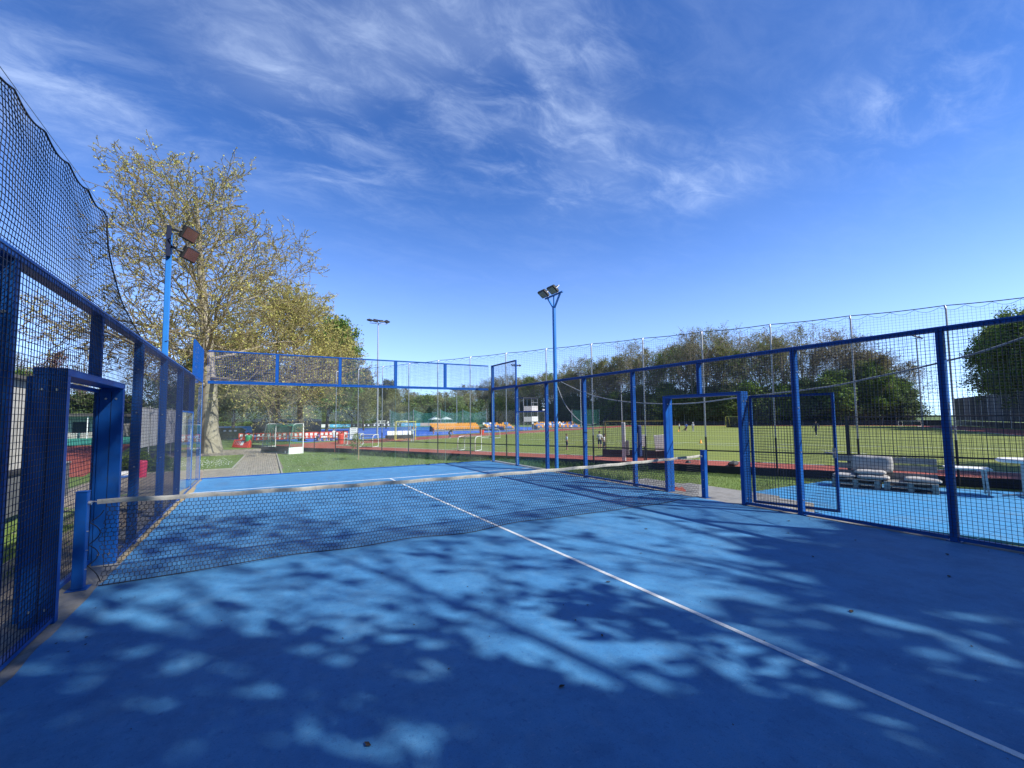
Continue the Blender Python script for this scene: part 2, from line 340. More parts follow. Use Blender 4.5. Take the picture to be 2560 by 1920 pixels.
for r0, vc in ((14.6, 5.6),):
    mb = MB(); k = 40
    for i in range(k):
        t0, t1 = math.pi*i/k, math.pi*(i+1)/k
        if i % 4 == 3: continue
        mb.poly([UV(15+r0*math.cos(t0), vc+r0*math.sin(t0), -.583), UV(15+(r0+.1)*math.cos(t0), vc+(r0+.1)*math.sin(t0), -.583), UV(15+(r0+.1)*math.cos(t1), vc+(r0+.1)*math.sin(t1), -.583), UV(15+r0*math.cos(t1), vc+r0*math.sin(t1), -.583)])
    mb.build('pitch_line', M_line, pitch)
hk = structure(quad_uv('hockey_pitch', -84, -21.5, 8, 84, -.590, M_hockey))
for (u0, u1, v0, v1) in ((-80, -25, 20, 20.3), (-80, -79.7, 20, 80), (-52, -51.7, 20, 80), (-25.3, -25, 20, 80)): quad_uv('pitch_line', u0, u1, v0, v1, -.585, M_line, hk)
structure(MB().poly([(-34, 19.7, -.592), (-10.15, 19.7, -.592), (-15.2, 55, -.592), (-40, 55, -.592)]).build('red_sports_court', M_track))
structure(MB().poly([(-42, 56.2, -.590), (-15.4, 56.2, -.590), (-17, 98, -.590), (-46, 98, -.590)]).build('green_sports_court', M_hockeyg))

# brick paved path behind the court: every paver is a block, too small to pick apart
M_paver = mat('path_pavers', (.33, .28, .215), .9, c2=(.26, .22, .17), scale=2, island=.17, bump=.3, bscale=70)
M_sand = mat('path_sand', (.20, .17, .125), .95, c2=(.15, .125, .09))
def in_path(x, y):
    a = (x > -4.55+.03*(y-19)) & (x < -2.62+.022*(y-17)) & (y > 10.5) & (y < 30)
    bz = (x > -9.3) & (x <= -4.5) & (y > 10.5) & (y < 19.4)
    c_ = (x > -10.5) & (x < -2.2) & (y >= 30) & (y < 37) & (x < -2.2-(y-30)*.18)
    d_ = (x > -8.0) & (x < -5.5) & (y > 7.0) & (y <= 10.5)
    return a | bz | c_ | d_
px_, py_ = np.meshgrid(np.arange(-10.6, -2, .206), np.arange(6.9, 37.1, .106)); px_ = px_ + (np.arange(px_.shape[0]) % 2)[:, None]*.103
sel = in_path(px_, py_); X0 = px_[sel]; Y0 = py_[sel]; Z0 = zg(X0, Y0)+.006+rng.uniform(-.003, .004, X0.shape)
V = np.zeros((len(X0), 8, 3)); h = .0
for q, (dx, dy, dz) in enumerate(((-.1, -.05, 0), (.1, -.05, 0), (.1, .05, 0), (-.1, .05, 0), (-.1, -.05, -.03), (.1, -.05, -.03), (.1, .05, -.03), (-.1, .05, -.03))):
    V[:, q] = np.stack([X0+dx, Y0+dy, Z0+dz], -1)
FB = np.array([[0, 1, 2, 3], [0, 4, 5, 1], [1, 5, 6, 2], [2, 6, 7, 3], [3, 7, 4, 0]])
F = (FB[None]+8*np.arange(len(X0))[:, None, None]).reshape(-1, 4)
bedV, bedF = [], []
cxs, cys = np.meshgrid(np.arange(-10.6, -2, .5), np.arange(6.9, 37.1, .5)); s2 = in_path(cxs, cys)
for x, y in zip(cxs[s2], cys[s2]):
    k = len(bedV); bedV += [(x+a, y+bb, zg(x+a, y+bb)+.003) for a, bb in ((-.25, -.25), (.25, -.25), (.25, .25), (-.25, .25))]; bedF.append((k, k+1, k+2, k+3))
path = structure(link('path', npmesh(bedV, bedF, False, (M_sand,))))
pv = link('pavers', npmesh(V.reshape(-1, 3), F, False, (M_paver,)), path); pv['kind'] = 'stuff'
M_kerb = mat('kerb_stone', (.36, .33, .27), .9, c2=(.26, .24, .20), scale=9, bump=.3)
def kerb_run(p, q):
    p = Vector((*p, 0)); q = Vector((*q, 0)); n = max(1, int((q-p).length)); d = (q-p)/n
    for i in range(n):
        a = p+d*(i+.01); e = p+d*(i+.99); mb = MB(); a.z = zg(a.x, a.y)+.0; e.z = zg(e.x, e.y)+.0
        mb.bar(a, e, .07, .10); mb.build('kerb_stone', M_kerb, path)
kerb_run((-4.58, 19.4), (-4.24, 29.9)); kerb_run((-2.58, 12.0), (-2.33, 29.8)); kerb_run((-9.3, 19.45), (-4.6, 19.45))

# blue paved terrace with the pallet sofa, and the concrete strip along the court
M_terr = mat('blue_terrace_paint', (.035, .245, .50), .7, c2=(.045, .215, .43), scale=1.5, bump=.3, bscale=50, dirt=(.10, .22, .34), dscale=1.2)
tp = [(9.5, 1.85), (14.1, 1.85), (15.9, -1.9), (19.2, -8.2), (18.4, -10.5), (8.9, -10.5), (8.45, -3.9), (8.0, -1.2)]
mb = MB(); n = len(tp); mb.add([(*p, -.55) for p in tp]+[(*p, -.85) for p in tp], [tuple(range(n))[::-1]]+[(i, n+i, n+(i+1) % n, (i+1) % n) for i in range(n)])
me = mb.mesh(M_terr); me.flip_normals(); terrace = structure(link('terrace', me))
M_joint = mat('paver_joint', (.02, .14, .33), .9)
for k in range(14):                                                    # slab joints
    y = 1.4-k*.8
    x0 = 8.0+.5*max(0, (y+1.2))*.98 if y > -1.2 else 8.05; x1 = 14.3+(1.85-y)*.49
    MB().box(max(x0+.15, 8.6 if y < -4 else x0+.15), x1-.3, y-.006, y+.006, -.5496, -.5480).build('paver_joint', M_joint, terrace)
M_dirt = mat('dry_soil', (.16, .125, .085), .95, c2=(.24, .20, .15), scale=5, bump=1.0, bscale=18, dirt=(.34, .31, .27), dscale=4)
mb = MB(); xs = [5.43, 5.8, 6.3, 6.9, 7.5, 8.3]
ys = [-10.4+.7*k for k in range(18)]; rr = random.Random(3)
vv = [(x+(rr.uniform(-.12, .12) if 0 < i else 0), y, max(zg(x, y), -.56)+.04+(.10*(1-i/5.) if i < 5 else -.06)+rr.uniform(-.03, .05)) for y in ys for i, x in enumerate(xs)]
mb.add(vv, [(j*6+i, j*6+i+1, (j+1)*6+i+1, (j+1)*6+i) for j in range(len(ys)-1) for i in range(5)], True)
structure(mb.build('soil_strip', M_dirt))
# rubble along the strip
rv, rf = [], []
for k in range(420):
    x = 5.5+abs(rng.normal(0, 1.1)); y = rng.uniform(-9, 1.2)
    if x > 8.2: continue
    s = rng.uniform(.015, .055); z = zg(x, y)+.05+.1*max(0, 1-(x-5.4)/2.5); b0 = len(rv)
    for d in ((1, 0, 0), (-1, 0, 0), (0, 1, 0), (0, -1, 0), (0, 0, 1), (0, 0, -1)):
        rv.append((x+d[0]*s*rng.uniform(.7, 1.4), y+d[1]*s*rng.uniform(.7, 1.4), z+d[2]*s*rng.uniform(.5, 1)))
    for t in ((0, 2, 4), (2, 1, 4), (1, 3, 4), (3, 0, 4), (2, 0, 5), (1, 2, 5), (3, 1, 5), (0, 3, 5)): rf.append(tuple(b0+i for i in t))
stuff(link('rubble', npmesh(rv, rf, False, (M_concrete,))), 'loose stones and rubble in the soil beside the court', 'rubble')
structure(MB().bbox(5.43, 6.9, -1.3, 3.4, -.62, -.10, .015).build('concrete_step', M_concrete))
structure(MB().bbox(6.91, 8.3, .2, 3.0, -.7, -.30, .015).build('concrete_landing', M_concrete))
mb = MB(); ys = [-9+.8*k for k in range(24)]; vv = [(x+rr.uniform(-.08, .08)*(i > 0), y, zg(x, y)+.02+(.05 if i == 0 else 0)+rr.uniform(-.02, .04)) for y in ys for i, x in enumerate((-5.43, -5.9, -6.4, -6.9))]
mb.add(vv, [(j*4+i+1, j*4+i, (j+1)*4+i, (j+1)*4+i+1) for j in range(len(ys)-1) for i in range(3)], True); structure(mb.build('gravel_strip', M_dirt))

# lawn blades, weeds, daisies
def blades(n, fx, hmin, hmax, wid, lean, seed, avoid=None):
    r = np.random.default_rng(seed); P = fx(r, n); n = len(P)
    hgt = r.uniform(hmin, hmax, n); a = r.uniform(0, 2*np.pi, n); ln = r.normal(0, lean, (n, 2))*hgt[:, None]
    w = np.stack([np.cos(a), np.sin(a), np.zeros(n)], -1)*(wid*hgt/hmax)[:, None]
    base = np.concatenate([P, zg(P[:, 0], P[:, 1])[:, None]], -1); tip = base+np.concatenate([ln, hgt[:, None]], -1)
    mid = base*.45+tip*.55; mid[:, :2] -= ln*.15
    V = np.stack([base-w, base+w, mid+w*.8, tip, mid-w*.8], 1).reshape(-1, 3); k = 5*np.arange(n)[:, None]
    return V, np.concatenate([k+np.array([[0, 1, 2, 4]]), k+np.array([[4, 2, 3, 3]])], 0)
def rect(x0, x1, y0, y1):
    def f(r, n):
        P = np.stack([r.uniform(x0, x1, n), y0+(y1-y0)*r.uniform(0, 1, n)**1.5], -1); return P[~in_path(P[:, 0], P[:, 1])]
    return f
M_blade = mat('grass_blades', (.12, .20, .034), .8, c2=(.16, .21, .05), scale=.8, island=.2, trans=.3)
M_weed = mat('weed_leaves', (.055, .13, .03), .8, c2=(.09, .16, .045), scale=2, island=.35, trans=.3)
def blade_obj(name, sets, mt, label, cat):
    Vs, Fs, o = [], [], 0
    for V, F in sets:
        F = F.copy(); F = np.where(True, F, F)
        Vs.append(V); Fs.append(F+o); o += len(V)
    V = np.concatenate(Vs); F = np.concatenate(Fs); T = np.concatenate([F[:, [0, 1, 2]], F[:, [0, 2, 3]]]); T = T[(T[:, 0] != T[:, 1]) & (T[:, 1] != T[:, 2]) & (T[:, 0] != T[:, 2])]
    return stuff(link(name, npmesh(V, T, False, (mt,))), label, cat)
def right_lawn(r, n):
    P = np.stack([r.uniform(5.5, 15, n), r.uniform(2.0, 12, n)], -1)
    v = (P[:, 0]-3.81)*.889+(P[:, 1]-23.86)*.458; return P[(v < -.1) & ~((P[:, 0] < 8.3) & (P[:, 1] < 3.4)) & (P[:, 1] > 2.0)]
def back_lawn(r, n):
    P = np.stack([r.uniform(-2.5, 9, n), 10.5+17*r.uniform(0, 1, n)**1.4], -1); v = (P[:, 0]-3.81)*.889+(P[:, 1]-23.86)*.458; return P[(v < -.1) & (P[:, 0] > -2.5+.02*(P[:, 1]-12))]
blade_obj('lawn_grass', [blades(42000, back_lawn, .03, .075, .006, .5, 1), blades(12000, rect(-9.2, -4.4, 19.5, 30), .03, .07, .007, .5, 2), blades(26000, right_lawn, .03, .08, .006, .5, 3), blades(22000, rect(-8.3, -6.3, -6, 8.2), .03, .08, .006, .5, 4)], M_blade, 'short sunlit lawn grass around the blue court', 'grass')
def weeds_right(r, n):
    P = np.stack([5.5+abs(r.normal(0, .75, n)), r.uniform(3.5, 13.2, n)], -1); v = (P[:, 0]-3.81)*.889+(P[:, 1]-23.86)*.458; return P[v < -.3]
def weeds_back(r, n):
    P = np.stack([1.5+6*r.uniform(0, 1, n)**.6, 10.55+abs(r.normal(0, .6, n))], -1); return P
def weeds_fence(r, n):
    u = r.uniform(-2, 18, n); v = -.25-abs(r.normal(0, .35, n)); return np.stack([3.81+.458*u+.889*v, 23.86-.889*u+.458*v], -1)
blade_obj('weeds', [blades(9000, weeds_right, .12, .42, .02, .35, 11), blades(6000, weeds_back, .1, .40, .02, .35, 12), blades(5000, weeds_fence, .08, .3, .02, .35, 13)], M_weed, 'tall leafy weeds growing along the court corner and fence', 'weeds')
r = np.random.default_rng(5); P = np.stack([r.normal(-6.4, 1.3, 520), r.normal(23.2, 1.6, 520)], -1); P = P[(P[:, 0] < -4.7) & (P[:, 1] > 19.9) & (P[:, 1] < 29)]
P2 = np.stack([r.uniform(-2.2, 4, 40), r.uniform(13, 26, 40)], -1); P = np.concatenate([P, P2[((P2[:, 0]-3.81)*.889+(P2[:, 1]-23.86)*.458) < -.3]])
dv, df = [], []
for x, y in P:
    z = float(zg(x, y))+.07; s = .021; k = len(dv); dv += [(x+s*math.cos(t), y+s*math.sin(t), z+.008*math.sin(3*t)) for t in (0, 1.26, 2.51, 3.77, 5.03)]+[(x, y, z+.012)]; df += [(k+i, k+(i+1) % 5, k+5) for i in range(5)]
stuff(link('daisies', npmesh(dv, df, False, (M_white,))), 'white daisies scattered in the grass by the pale tree trunk', 'daisies')

# sand and leaf crumbs gathered along the court's edge
M_drift = mat('drifted_sand', (.36, .28, .15), .95, c2=(.24, .19, .11), scale=14, bump=.5)
mb = MB(); rr = random.Random(8); ys = [.9+.12*k for k in range(60)]; w0 = 0; P1, P2 = [], []
for y in ys:
    w0 = max(.004, min(.10, w0+rr.uniform(-.02, .021))); wv = w0*(1.0 if y > .8 else .55); P1.append((-4.985, y, .002)); P2.append((-4.985+.03+wv, y, .0015))
for i in range(len(ys)-1): mb.add([P1[i], P2[i], P2[i+1], P1[i+1]], [(0, 1, 2, 3)])
stuff(mb.build('sand_drift', M_drift), 'tan sand drifted along the foot of the left fence', 'sand')
r = np.random.default_rng(21); n = 620; X_ = np.concatenate([r.uniform(-4.8, 4.85, 300), 4.88-abs(r.normal(0, .18, 200)), -4.85+abs(r.normal(0, .15, 120))]); Y_ = r.uniform(-6.5, 9.8, n)
S_ = r.uniform(.004, .013, n); A_ = r.uniform(0, 6.28, n); V = np.stack([np.stack([X_+S_*np.cos(A_+k*2.1)*(1.6 if k == 0 else .8), Y_+S_*np.sin(A_+k*2.1), np.full(n, .0055)+(.004 if k == 0 else 0)], -1) for k in range(3)], 1).reshape(-1, 3)
stuff(link('leaf_litter', npmesh(V, np.arange(3*n).reshape(-1, 3), False, (M_leafdry,))), 'tiny dark crumbs of leaf litter scattered over the court', 'litter')
# ------------------------------------------------------------------ the court's enclosure
W = .0044                                                              # wire thickness
WR = random.Random(77)
def wires_x(x, y0, y1, z0, z1, s=.05):                                 # welded mesh in a plane x = const
    mb = MB(); n = int((y1-y0)/s)
    for i in range(n+1):
        y = y0+(y1-y0)*i/n; mb.bar((x, y+WR.gauss(0, .0012), z0), (x+WR.gauss(0, .001), y+WR.gauss(0, .0012), z1), W, W, (0, 1, 0))
    n = int(round((z1-z0)/s))
    for i in range(n+1):
        z = z0+(z1-z0)*i/n; mb.bar((x-W, y0, z+WR.gauss(0, .0014)), (x-W, y1, z+WR.gauss(0, .0014)), W, W)
    return mb
def wires_y(y, x0, x1, z0, z1, s=.05):
    mb = MB(); n = int((x1-x0)/s)
    for i in range(n+1):
        x = x0+(x1-x0)*i/n; mb.box(x-W/2, x+W/2, y-W/2, y+W/2, z0, z1)
    n = int(round((z1-z0)/s))
    for i in range(n+1):
        z = z0+(z1-z0)*i/n; mb.box(x0, x1, y-W/2-W, y+W/2-W, z-W/2, z+W/2)
    return mb
def pane_x(x, y0, y1, z0, z1, t=.012):
    mb = MB(); mb.box(x, x+t, y0, y1, z0, z1); mb.m = [1, 1, 1, 1, 0, 0]; return mb
def pane_y(y, x0, x1, z0, z1, t=.012):
    mb = MB(); mb.box(x0, x1, y, y+t, z0, z1); mb.m = [1, 1, 0, 0, 1, 1]; return mb
def bolts(root, pts, d, r=.016):
    mb = MB()
    for p in pts:
        p = Vector(p); mb.rod(p, p+Vector(d)*.012, r, 8)
    o = mb.build('bolt', M_bolt, root); o['kind'] = 'stuff'; return o

def side_fence(sx, label, leaf):
    X = lambda a, b_: (min(sx*a, sx*b_), max(sx*a, sx*b_))
    root = thing('side_fence', (0, 0, 0), label, 'fence')
    def bx(a, b_, y0, y1, z0, z1, name='post', bev=.004): return MB().bbox(*X(a, b_), y0, y1, z0, z1, bev).build(name, M_blue, root)
    for y in (-8, -6, -4, -2, 2, 4, 6, 8):
        p = bx(5.012, 5.122, y-.04, y+.04, -.012, 2.94)
        bs = MB()
        for z in (.25, 1.1, 1.9, 2.55): bs.rod((sx*5.06, y-.0395, z), (sx*5.06, y-.052, z), .013, 6)
        bs.build('bolt', M_bolt, p)['kind'] = 'stuff'
        MB().bbox(*X(5.005, 5.2), y-.08, y+.08, -.013, -.003, .002).build('base_plate', M_blue, p)
    for y in (-9.97, 9.97): bx(5.012, 5.122, y-.04, y+.04, -.012, 3.99)
    bx(5.012, 5.122, -9.925, 9.925, 2.942, 3.012, 'top_rail')
    bx(5.012, 5.112, -.035, .035, 2.262, 2.94, 'mullion')
    for s in (-1, 1):
        j = bx(5.003, 5.235, s*.95-.04, s*.95+.04, -.012, 2.19, 'door_jamb')
        MB().box(*X(5.115, 5.121), s*.95-.0425, s*.95-.0385, 0, 2.15).build('seam', M_navy, j)
        bs = MB()
        for z in (.12, 2.06):
            for q in (5.07, 5.17): bs.rod((sx*q, s*.95-.0395, z), (sx*q, s*.95-.052, z), .012, 6)
        bs.build('bolt', M_bolt, j)['kind'] = 'stuff'
        for (a, b_) in ((1.0, 1.95), (2.05, 3.95), (4.05, 5.95)):
            lo, hi = min(s*a, s*b_), max(s*a, s*b_); bx(5.012, 5.072, lo, hi, .012, .062, 'bottom_rail')
    bx(5.003, 5.235, -.99, .99, 2.192, 2.26, 'lintel')
    xm = sx*5.004
    for (y0, y1, z0, z1) in ((-5.98, -4.0, .06, 2.98), (-4.0, -2.0, .06, 2.98), (-2.0, -1.0, .06, 2.98), (-1.0, 0, 2.24, 2.98), (0, 1.0, 2.24, 2.98), (1.0, 2.0, .06, 2.98), (2.0, 4.0, .06, 2.98), (4.0, 5.98, .06, 2.98), (6.0, 7.98, 2.03, 2.98), (-7.98, -6.0, 2.03, 2.98)):
        wires_x(xm, y0, y1, z0, z1).build('wire_mesh', M_navy, root)
    for s in (-1, 1):
        lo, hi = (6.04, 7.96) if s > 0 else (-7.96, -6.04)
        bx(5.012, 5.062, lo, hi, 1.985, 2.02, 'glass_rail')
        xa = min(sx*5.02, sx*5.032)
        pane_x(xa, lo+.01, hi-.01, .02, 1.98).build('glass_pane', (M_glass, M_edge), root)
        lo, hi = (8.05, 9.92) if s > 0 else (-9.92, -8.05)
        pane_x(xa, lo, hi, .02, 2.935).build('glass_pane', (M_glass, M_edge), root)
        bx(5.012, 5.05, lo, hi, .0, .018, 'glass_channel', .002); bx(5.012, 5.05, *((6.05, 7.95) if s > 0 else (-7.95, -6.05)), .0, .018, 'glass_channel', .002)
        y0, y1 = (7.97, 9.92) if s > 0 else (-9.92, -7.97)
        bx(5.02, 5.07, y0, y1, 3.94, 3.99, 'top_rail'); ye = y0 if s > 0 else y1-.05
        bx(5.02, 5.07, ye, ye+.05, 3.014, 3.938, 'post'); bx(5.02, 5.07, y0+(.05 if s > 0 else 0), y1-(0 if s > 0 else .05), 3.014, 3.05, 'bottom_rail')
        wires_x(sx*5.012, y0, y1, 3.02, 3.97).build('wire_mesh', M_navy if sx > 0 else M_blue, root)
    if not leaf:                                                        # closed mesh door on the outer side of the doorway
        lf = MB(); xo = sx*5.262
        for y in (-.93, .93): lf.bar((xo, y, .03), (xo, y, 2.18), .045, .045, (0, 1, 0))
        for z in (.052, 2.158): lf.bar((xo, -.907, z), (xo, .907, z), .045, .045)
        lf = lf.build('door_leaf', M_blue, root); wires_x(xo, -.9, .9, .05, 2.15).build('wire_mesh', M_navy, lf)
    if leaf:
        a = Vector((sx*5.27, -1.0, 0)); e = Vector((sx*5.62, -2.36, 0)); d = (e-a).normalized(); n = Vector((d.y, -d.x, 0))
        lf = MB(); zt, zb = 2.17, .03
        for (p, q) in ((a+d*.02, a+d*.02), (e-d*.02, e-d*.02)): lf.bar(p+Vector((0, 0, zb)), q+Vector((0, 0, zt)), .045, .045, tuple(d))
        for z in (zb+.022, zt-.022): lf.bar(a+d*.045+Vector((0, 0, z)), e-d*.045+Vector((0, 0, z)), .045, .045)
        lf = lf.build('door_leaf', M_blue, root)
        mb = MB(); LL = (e-a).length; k = int((LL-.1)/.05)
        for i in range(k+1):
            p = a+d*(.05+(LL-.1)*i/k)+n*.024; mb.bar(p+Vector((0, 0, zb)), p+Vector((0, 0, zt)), W, W, tuple(d))
        for i in range(43):
            z = zb+(zt-zb)*i/42; mb.bar(a+n*.028+d*.03+Vector((0, 0, z)), e+n*.028-d*.03+Vector((0, 0, z)), W, W)
        mb.build('wire_mesh', M_navy, lf)
        h = e-d*.035+Vector((0, 0, 1.08)); mb = MB().bar(h+n*.03-Vector((0, 0, .09)), h+n*.03+Vector((0, 0, .09)), .05, .015, tuple(n)); mb.rod(h+n*.03, h-n*-.085, .011, 8); mb.rod(h+n*.085, h+n*.085-d*.13+Vector((0, 0, .012)), .011, 8)
        mb.build('door_handle', M_galv, lf)
        mb = MB()
        for z in (.4, 1.8): mb.rod(a+Vector((0, 0, z-.06)), a+Vector((0, 0, z+.06)), .018, 8)
        mb.build('hinge', M_galv, lf)['kind'] = 'stuff'
    return root
fence_r = side_fence(1, 'long blue mesh side fence with an open door leaf, in front of the pallet sofa', True)
fence_l = side_fence(-1, 'blue mesh side fence of the court, beside the hanging black netting at left', False)

def back_wall(sy, label):
    root = thing('back_wall', (0, sy*10, 0), label, 'glass wall')
    Yp = lambda a, b_: (min(sy*a, sy*b_), max(sy*a, sy*b_))
    for i in range(6):
        x = -4.97+i*1.988
        if 0 < i < 5: MB().bbox(x-.055, x+.055, *Yp(10.03, 10.10), 3.03, 3.945, .004).build('post', M_blue, root, True)
    MB().bbox(-4.9, 4.9, *Yp(10.025, 10.115), 2.94, 3.028, .004).build('lower_rail', M_blue, root, True)
    MB().bbox(-4.9, 4.9, *Yp(10.03, 10.09), 3.947, 3.99, .004).build('top_rail', M_blue, root, True)
    MB().bbox(-4.98, 4.98, *Yp(10.03, 10.075), -.012, .025, .003).build('bottom_rail', M_blue, root, True)
    for i in range(5):
        x0 = -4.97+i*1.988; x1 = x0+1.988; a = x0+.006+(.03 if i == 0 else 0); e = x1-.006-(.03 if i == 4 else 0)
        pane_y(min(sy*10.048, sy*10.06), a, e, .027, 2.936).build('glass_pane', (M_glass, M_edge), root, True)
        wires_y(sy*10.024, x0+.05, x1-.05, 3.0, 3.96).build('wire_mesh', M_blue, root, True)
        o = bolts(root, [(x0+f*1.988, sy*10.0465, 2.90) for f in (.16, .5, .84)], (0, -sy, 0), .022); o.location = -root.location
    return root
back_wall(1, 'far glass back wall of the court with blue mesh panels on top')
back_wall(-1, 'near glass back wall of the court, behind the viewer')

# net
net = thing('court_net', (0, 0, 0), 'black court net with a stained white band, sagging across the blue court', 'net')
def ztop(x): return .865+.055*(x/5)**2
def ybot(x): return -.02+.05*math.sin(x*1.7)+.03*math.sin(x*4.1+1)
mb = MB(); cw = 9.9/220; rows = 19; T = .0036
def npt(x, f):                                                          # f 0 top .. 1 bottom
    zt = ztop(x)-.045; zb = .02+.012*math.sin(x*3.1); e = .028*math.sin(f*math.pi*3+.6)*max(0, 1-(x+4.93)/.5)
    return Vector((x+(.10*(1-(1-f)**2) if x < -4.88 and False else 0)+e, ybot(x)*f*f, zt+(zb-zt)*f))
def seg(p, q): 
    d = q-p; a = Vector((-d.z, 0, d.x)); a = a.normalized()*T if a.length > 1e-6 else Vector((T, 0, 0)); b_ = Vector((0, T, 0))
    vs_ = [p+a, p-a*.5+b_, p-a*.5-b_, q+a, q-a*.5+b_, q-a*.5-b_]; mb.add(vs_, [(0, 1, 4, 3), (1, 2, 5, 4), (2, 0, 3, 5)])
for j in range(rows):
    f0, f1 = j/rows, (j+1)/rows; off = .5*cw*(j % 2)
    for i in range(220):
        x = -4.93+cw*i+off
        if x > 4.97: continue
        seg(npt(x, f0+.004), npt(x, f1-.004))                           # vertical side of the six-sided mesh
        if j < rows-1:
            x2 = x+(.5 if j % 2 == 0 else -.5)*cw; seg(npt(x, f1-.004), npt(x2, f1+.004))
            x3 = x+(-.5 if j % 2 == 0 else .5)*cw
            if -4.95 < x3 < 4.99: seg(npt(x, f1-.004), npt(x3, f1+.004))
mb.build('netting', M_cord, net)
mb = MB(); n = 150
pts = []
for i in range(n+1):
    x = -4.99+9.98*i/n; z = ztop(x)+.004*math.sin(x*9); w = .006+.0025*math.sin(i*1.9)
    pts.append([(x, -w, z-.048), (x, -w*1.3, z-.024), (x, -w, z-.002), (x, 0, z+.003), (x, w, z-.002), (x, w*1.3, z-.024), (x, w, z-.05)])
mb.add([p for q in pts for p in q], [(i*7+j, (i+1)*7+j, (i+1)*7+j+1, i*7+j+1) for i in range(n) for j in range(6)], True)
mb.build('top_band', M_band, net)
MB().tube([(x, ybot(x), .018+.012*math.sin(x*3.1)) for x in np.linspace(-4.93, 4.97, 120)], .006, 5).build('bottom_cord', M_cord, net)
mb = MB()                                                              # lacing cord looping to the left post
knots = [(-4.93, .80), (-5.045, .68), (-4.95, .56), (-5.045, .44), (-4.955, .33), (-5.045, .22), (-4.93, .03)]
pts = []
for a, e in zip(knots[:-1], knots[1:]):
    for k in range(6):
        t = k/6; bul = .02*math.sin(t*math.pi); pts.append((a[0]+(e[0]-a[0])*t+bul, -.005, a[1]+(e[1]-a[1])*t))
mb.tube(pts+[(knots[-1][0], -.005, knots[-1][1])], .005, 5).build('lacing_cord', M_cord, net)
for s in (-1, 1): MB().tube([(s*4.95, 0, ztop(5)-.025), (s*5.05, 0, ztop(5)-.02)], .007, 6).build('tension_cable', M_galv, net)
for s, lb in ((-1, 'blue net post in the left doorway, half in shadow'), (1, 'blue net post standing in the right doorway')):
    x = s*5.11
    t = thing('net_post', (x, 0, -.012), lb, 'net post')
    MB().bbox(-.05, .05, -.05, .05, .008, 1.02, .006).build('post', M_blue, t); MB().bbox(-.09, .09, -.09, .09, 0, .007, .002).build('base_plate', M_blue, t)
    MB().bbox(-.054, .054, -.054, .054, 1.021, 1.032, .003).build('cap', M_blue, t)
    mb = MB(); mb.rod((-s*.05, 0, .90), (-s*.075, 0, .90), .022, 10); mb.build('winch', M_galv, t)
    mb = MB()
    for z in (.2, .4, .6): mb.rod((-s*.05, -.02, z), (-s*.068, -.02, z), .006, 6)
    mb.build('hook', M_galv, t)['kind'] = 'stuff'

# black netting strung above the left fence
net2 = thing('overhead_netting', (-5.06, -3, 3.0), 'black ball netting hung on a wire above the left fence', 'netting')
def edge_y(z): return .12+1.9*max(0, (4.2-z)/1.15)**3.4
def scal(y): f = (y*1.9) % 1.0; return 4.17-.055*math.sin(math.pi*f)-.01
mb = MB(); s = .045; y = -6.2
def strand(P):
    vs_, fs_ = [], []
    for i, p in enumerate(P):
        p = Vector(p); t = .0023; vs_ += [p+Vector((t, 0, t)), p+Vector((-t, t, 0)), p+Vector((-t, -t, -t))]
        if i: k = 3*i; fs_ += [(k-3+a, k-3+(a+1) % 3, k+(a+1) % 3, k+a) for a in range(3)]
    mb.add(vs_, fs_)
def sway(y, z): return -5.06+.05*math.sin(y*2.3)*(4.2-z)*(z-3.0)+.03*math.sin(y*5)*(4.2-z)*(z-3)
ny_ = int((2.1+6.2)/s)
for i in range(ny_):
    y = -6.2+i*s; zmax = scal(y) if y < .1 else 0
    if y >= .1:
        z = 4.15
        while z > 3.0 and edge_y(z) < y: z -= .01
        zmax = z
    if zmax <= 3.03: continue
    k = max(2, int((zmax-3.0)/.07)); strand([(sway(y, 3+(zmax-3)*j/k), y+.012*math.sin(j*.9+y), 3.0+(zmax-3.0)*j/k) for j in range(k+1)])
for j in range(26):
    z0 = 3.02+j*s; ye = edge_y(z0+.02); k = int((ye+6.2)/.09)
    P = []
    for i in range(k+1):
        y = -6.2+(ye+6.2)*i/k; z = z0+(.045 if j > 20 else .02)*math.sin(y*5.97*2)*(j/26)*-.6
        if y < .1 and z > scal(y): z = scal(y)
        P.append((sway(y, z), y, z))
    strand(P)
mb.build('netting', M_cord, net2, True)
P = [(-5.06, y, scal(y)) for y in np.arange(-6.2, .12, .045)]+[(sway(edge_y(z), z), edge_y(z), z) for z in np.linspace(4.15, 3.02, 24)]
MB().tube(P, .008, 5).build('border_rope', M_cord, net2, True)
MB().tube([(-5.06, -6.5, 4.22), (-5.06, -3, 4.185), (-5.06, .12, 4.18), (-5.42, 6.0, 4.9)][:3], .003, 5).build('support_wire', M_galv, net2, True)
pl = thing('net_pole', (-5.2, -6.3, -.4), 'steel pole holding the overhead black netting, behind the viewer', 'pole'); MB().rod((0, 0, 0), (0, 0, 4.75), .03, 10).build('pole', M_galv, pl); MB().rod((.0, 0, 4.62), (.14, 0, 4.62), .012, 8).build('arm', M_galv, pl)

